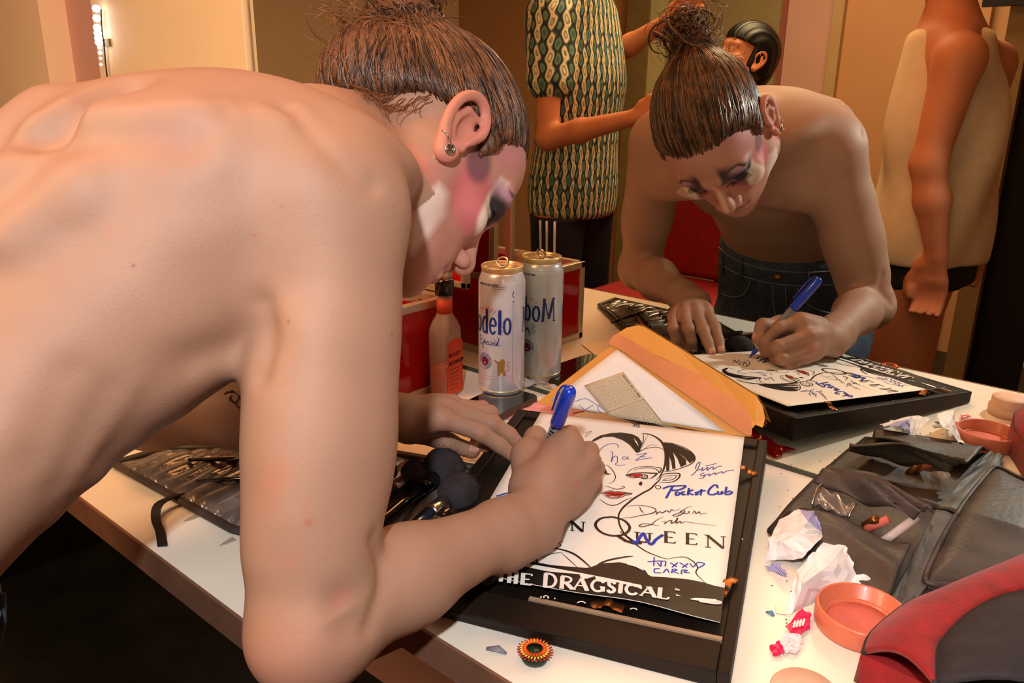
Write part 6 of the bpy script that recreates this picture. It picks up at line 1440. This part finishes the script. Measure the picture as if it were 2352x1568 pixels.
j1=dict(hip=(X1,Y1,.10),chest=(X1+.02,Y1,.48),neck=(X1+.03,Y1,.76),head=(X1+.06,Y1,.91),right=(0,-1,0),front=(1,0,0),
 shR=(X1+.02,Y1-.18,.60),elR=(X1-.0,Y1-.22,.31),wrR=(X1+.30,Y1-.12,.38),shL=(X1+.03,Y1+.18,.60),elL=(X1+.22,Y1+.20,.55),wrL=(X1+.45,Y1+.10,.72),
 hjR=(X1,Y1-.09,.02),hjL=(X1,Y1+.09,.02),knR=(X1+.01,Y1-.10,-.33),knL=(X1+.01,Y1+.10,-.33),anR=(X1-.02,Y1-.10,-.68),anL=(X1-.02,Y1+.10,-.68),hsR=(0,0,1),hsL=(0,0,1))
# the arm nearest the mirror hangs bent in front of the shirt
mQ0=lambda px,py,Y: np.array(atY(px,py,abs(Y)))*np.array((1,-1,1))
j1['shL'],j1['elL'],j1['wrL']=tuple(mQ0(1262,40,Y1+.19)),tuple(mQ0(1258,318,Y1+.23)),tuple(mQ0(1455,270,Y1+.22))
j1['shR'],j1['elR'],j1['wrR']=tuple(mQ0(1310,20,Y1-.18)),tuple(mQ0(1398,135,Y1-.2)),tuple(mQ0(1530,50,Y1-.15))
t1,S1,P1_,Q1_=build_person('person',j1,headframe((1,0,-.1),(0,0,1)),'person in a blue-green patterned shirt and striped navy trousers, arms raised, in mirror')
garment(t1,'patterned_shirt',j1,PAT,'top',(-.035,.78),infl=.020,sleeve=.5,seed=3,folds=.003)
NAVYP=mat('navy_track_trousers',(20,22,36),.7,nscale=40,namt=.2)
go,gp,gq=garment(t1,'track_trousers',j1,NAVYP,'bottom',(-.72,.0),legs=1.,seed=4,folds=.003)
gb=BVHTree.FromPolygons([tuple(p) for p in gp],[tuple(q) for q in gq])
for k in range(3):
    pts=[]
    for z in np.linspace(-.008,-.66,16):
        h=gb.ray_cast(Vector((X1+.030+.026*(k-1),Y1+1,z)),Vector((0,-1,0)))
        if h[0] is not None: pts.append(np.array(h[0])+np.array((0,.001,0)))
    
    if len(pts)<2: continue
    mb=MB(); mb.tube(pts,.0095,6,flat=.25); o=mb.build('white_stripe',INK_WHITE,None,True); adopt(t1,o)
h1f=headframe((1,0,-.1),(0,0,1)); H0=np.array(j1['head'],float)
def cap_hair(t,hf,h0,m,bob=0.,fringe=0.):
    S=SDF(*[np.arange(h0[i]-.2,h0[i]+.2,.004,dtype=np.float32) for i in range(3)]); L=lambda p:hf@np.array(p,float)+h0
    S.ell(L((0,-.008,.042)),hf,(.084,.112,.098),.01)
    if bob: S.ell(L((0,-.03,-.01)),hf,(.086,.088,.088),.02)
    def keep(X,Y,Z):
        px,py,pz=X-h0[0],Y-h0[1],Z-h0[2]; l=[px*hf[0,i]+py*hf[1,i]+pz*hf[2,i] for i in range(3)]
        return np.maximum(l[2]-(.052-fringe),.024-l[1]) if bob else l[2]-(.030+.5*l[1])
    S.op(keep,h0-.2,h0+.2,.006,True)
    P,Q=S.mesh(); 
    if not len(P): return
    P=relax(P,Q,1); P=P+((P-h0)/np.linalg.norm(P-h0,axis=1)[:,None])*(np.sin((P@hf[:,0])*420)*.0012)[:,None]; o=np_mesh('hair',P,Q,m,t); adopt(t,o)
HBRN=mat('dark_hair',(40,26,20),.45,nscale=90,namt=.4,bump=.4,bscale=400); HBLK=mat('black_bob_hair',(12,10,12),.35,nscale=90,namt=.4,bump=.4,bscale=400)

cap_hair(t1,h1f,H0,HBRN)
def mP(px,py,Y): return np.array(atY(px,py,-Y))
def fl(p,y=None): return (float(p[0]),-abs(float(p[1])),float(p[2]))
mQ=lambda px,py,Y: np.array(atY(px,py,abs(Y)))*np.array((1,-1,1))
# 2: person with a black bob, looking up to the left
h2=mQ(1710,138,2.0); hf2=headframe((-.50,.76,.42),(.2,-.2,1))
b2=h2+np.array((.03,-.02,-.14))
j2=dict(hip=b2+(.03,-.03,-.52),chest=b2+(.02,-.02,-.22),neck=b2,head=h2,right=(.6,.75,0),front=(-.75,.6,0),
 shR=b2+(.11,.13,-.06),elR=b2+(.16,.17,-.34),wrR=b2+(.18,.16,-.58),shL=b2+(-.10,-.14,-.06),elL=b2+(-.14,-.20,-.34),wrL=b2+(-.16,-.20,-.58),
 hjR=b2+(.09,.04,-.60),hjL=b2+(-.03,-.10,-.60),knR=b2+(.09,.05,-.90),knL=b2+(-.03,-.10,-.90),anR=b2+(.09,.05,-1.12),anL=b2+(-.03,-.10,-1.12))
t2,_,_,_=build_person('person',j2,hf2,'person with a short black bob looking up, behind the bent person in the mirror')
cap_hair(t2,hf2,h2,HBLK,1.,.012)
garment(t2,'dark_top',j2,mat('dark_plum_top',(36,26,32),.8),'top',(float(b2[2])-.58,float(b2[2])-.05),infl=.012,sleeve=.4)
garment(t2,'dark_trousers',j2,mat('dark_trouser_cloth',(24,24,28),.8),'bottom',(FZ+.04,float(b2[2])-.5),legs=1.)
for sg in (1,-1):
    mb=MB(); mb.tube([hf2@np.array((sg*(.014+.034*t),.093-.014*t*t,.026+.008*math.sin(3*t)))+h2 for t in np.linspace(0,1,8)],[.0012,.002,.0022,.0022,.002,.0018,.0014,.0008],6); adopt(t2,mb.build('eyebrow',HBLK,None,True))
    mb=MB(); mb.tube([hf2@np.array((sg*(.020+.026*t),.0895-.010*t,.001+.003*math.sin(3.1*t)))+h2 for t in np.linspace(0,1,8)],.0016,6); adopt(t2,mb.build('eyeliner',GLOSSBLK,None,True))
mb=MB(); mb.tube([hf2@np.array(p)+h2 for p in ((-.022,.083,-.066),(0,.0955,-.066),(.022,.083,-.066))],[.002,.004,.002],8); adopt(t2,mb.build('lips',mat('lip_tint',(150,70,64),.5),None,True))
# 3: white tank top and black shorts
YC=1.34
hp=mQ(2122,560,YC); ck=mQ(2172,290,YC); nk=mQ(2185,35,YC); sh=mQ(2205,135,YC-.16); el=mQ(2133,375,YC-.20); wr=mQ(2152,585,YC-.19)
hd3=nk+np.array((-.02,0,.16))
j3=dict(hip=hp,chest=ck,neck=nk,head=hd3,right=(0,1,0),front=(-1,0,0),shR=sh,elR=el,wrR=wr,shL=sh+(0,-.34,0),elL=el+(.02,-.42,0),wrL=wr+(.0,-.40,0),
 hjR=hp+(0,.085,-.10),hjL=hp+(-.02,-.085,-.10),knR=hp+(.02,.09,-.44),knL=hp+(-.05,-.09,-.44),anR=(float(hp[0])+.05,float(hp[1])+.09,-.68),anL=(float(hp[0])-.04,float(hp[1])-.09,-.68),hdR=(.02,.0,-1),hdL=(0,0,-1),hsR=(-1,0,0),hsL=(-1,0,0))
t3,_,_,_=build_person('person',j3,headframe((-1,0,-.1),(0,0,1)),'person in a loose white tank top and short black shorts, arm hanging, at mirror right')
cap_hair(t3,headframe((-1,0,-.1),(0,0,1)),hd3,HBRN)
TANK=mat('cream_tank_cloth',(226,204,168),.8,nscale=30,namt=.06,bump=.2,bscale=200)
garment(t3,'tank_top',j3,TANK,'top',(float(mQ(2115,588,YC)[2]),float(nk[2])-.01),infl=.012,sleeve=0.,seed=9,folds=.011)
garment(t3,'shorts',j3,mat('black_shorts_cloth',(16,15,18),.8),'bottom',(float(mQ(2115,640,YC)[2]),float(hp[2])+.08),legs=.5,infl=.004)
# red chair with a black garment over it
REDCH=mat('dark_red_upholstery',(140,10,18),.7,nscale=30,namt=.15,bump=.2,bscale=200)
c0=mQ(1545,640,1.5); cx,cy=float(c0[0]),-1.50
ch_=empty('upholstered_chair',(cx,cy,FZ),'dark red upholstered chair standing behind the bent person','chair')
mb=MB(); mb.box((cx-.24,cy-.26,-.32),(cx+.24,cy+.20,-.22)); s1=bev(mb.build('seat',REDCH),.03,4)
mb=MB(); mb.box((cx-.23,cy-.30,-.22),(cx+.23,cy-.22,.20)); s2=bev(mb.build('backrest',REDCH),.03,4); ks=[s1,s2]
for sx in (-1,1):
    for sy in (-.24,.17): mb=MB(); mb.box((cx+sx*.20-.018,cy+sy-.018,FZ),(cx+sx*.20+.018,cy+sy+.018,-.30)); ks.append(mb.build('leg',BLACK_PAINT))
adopt(ch_,*ks)
o=crumple('black_jacket',(cx+.06,cy-.26,.205),.20,.16,.06,mat('black_cloth',(10,10,12),.85),17,26,22,flat=False,thick=.004); tag(o,'black jacket draped over the top of the red chair','jacket')
tbx=mQ(1462,655,1.12); o=crumple('teal_bag',(float(tbx[0]),-1.12,-.30),.20,.20,(float(tbx[2])+.76)/1.7,mat('dark_teal_cloth',(22,46,52),.8),19,26,22,thick=.004); o.location.z-=.0; tag(o,'dark teal bag on the floor beside the red chair','bag')
for v_ in o.data.vertices: v_.co.z=FZ+(v_.co.z+.30)*1.7+.002
for o in list(COL.objects):
    if o.parent is None and o.type in('MESH','EMPTY'): o.location.z+=TZ
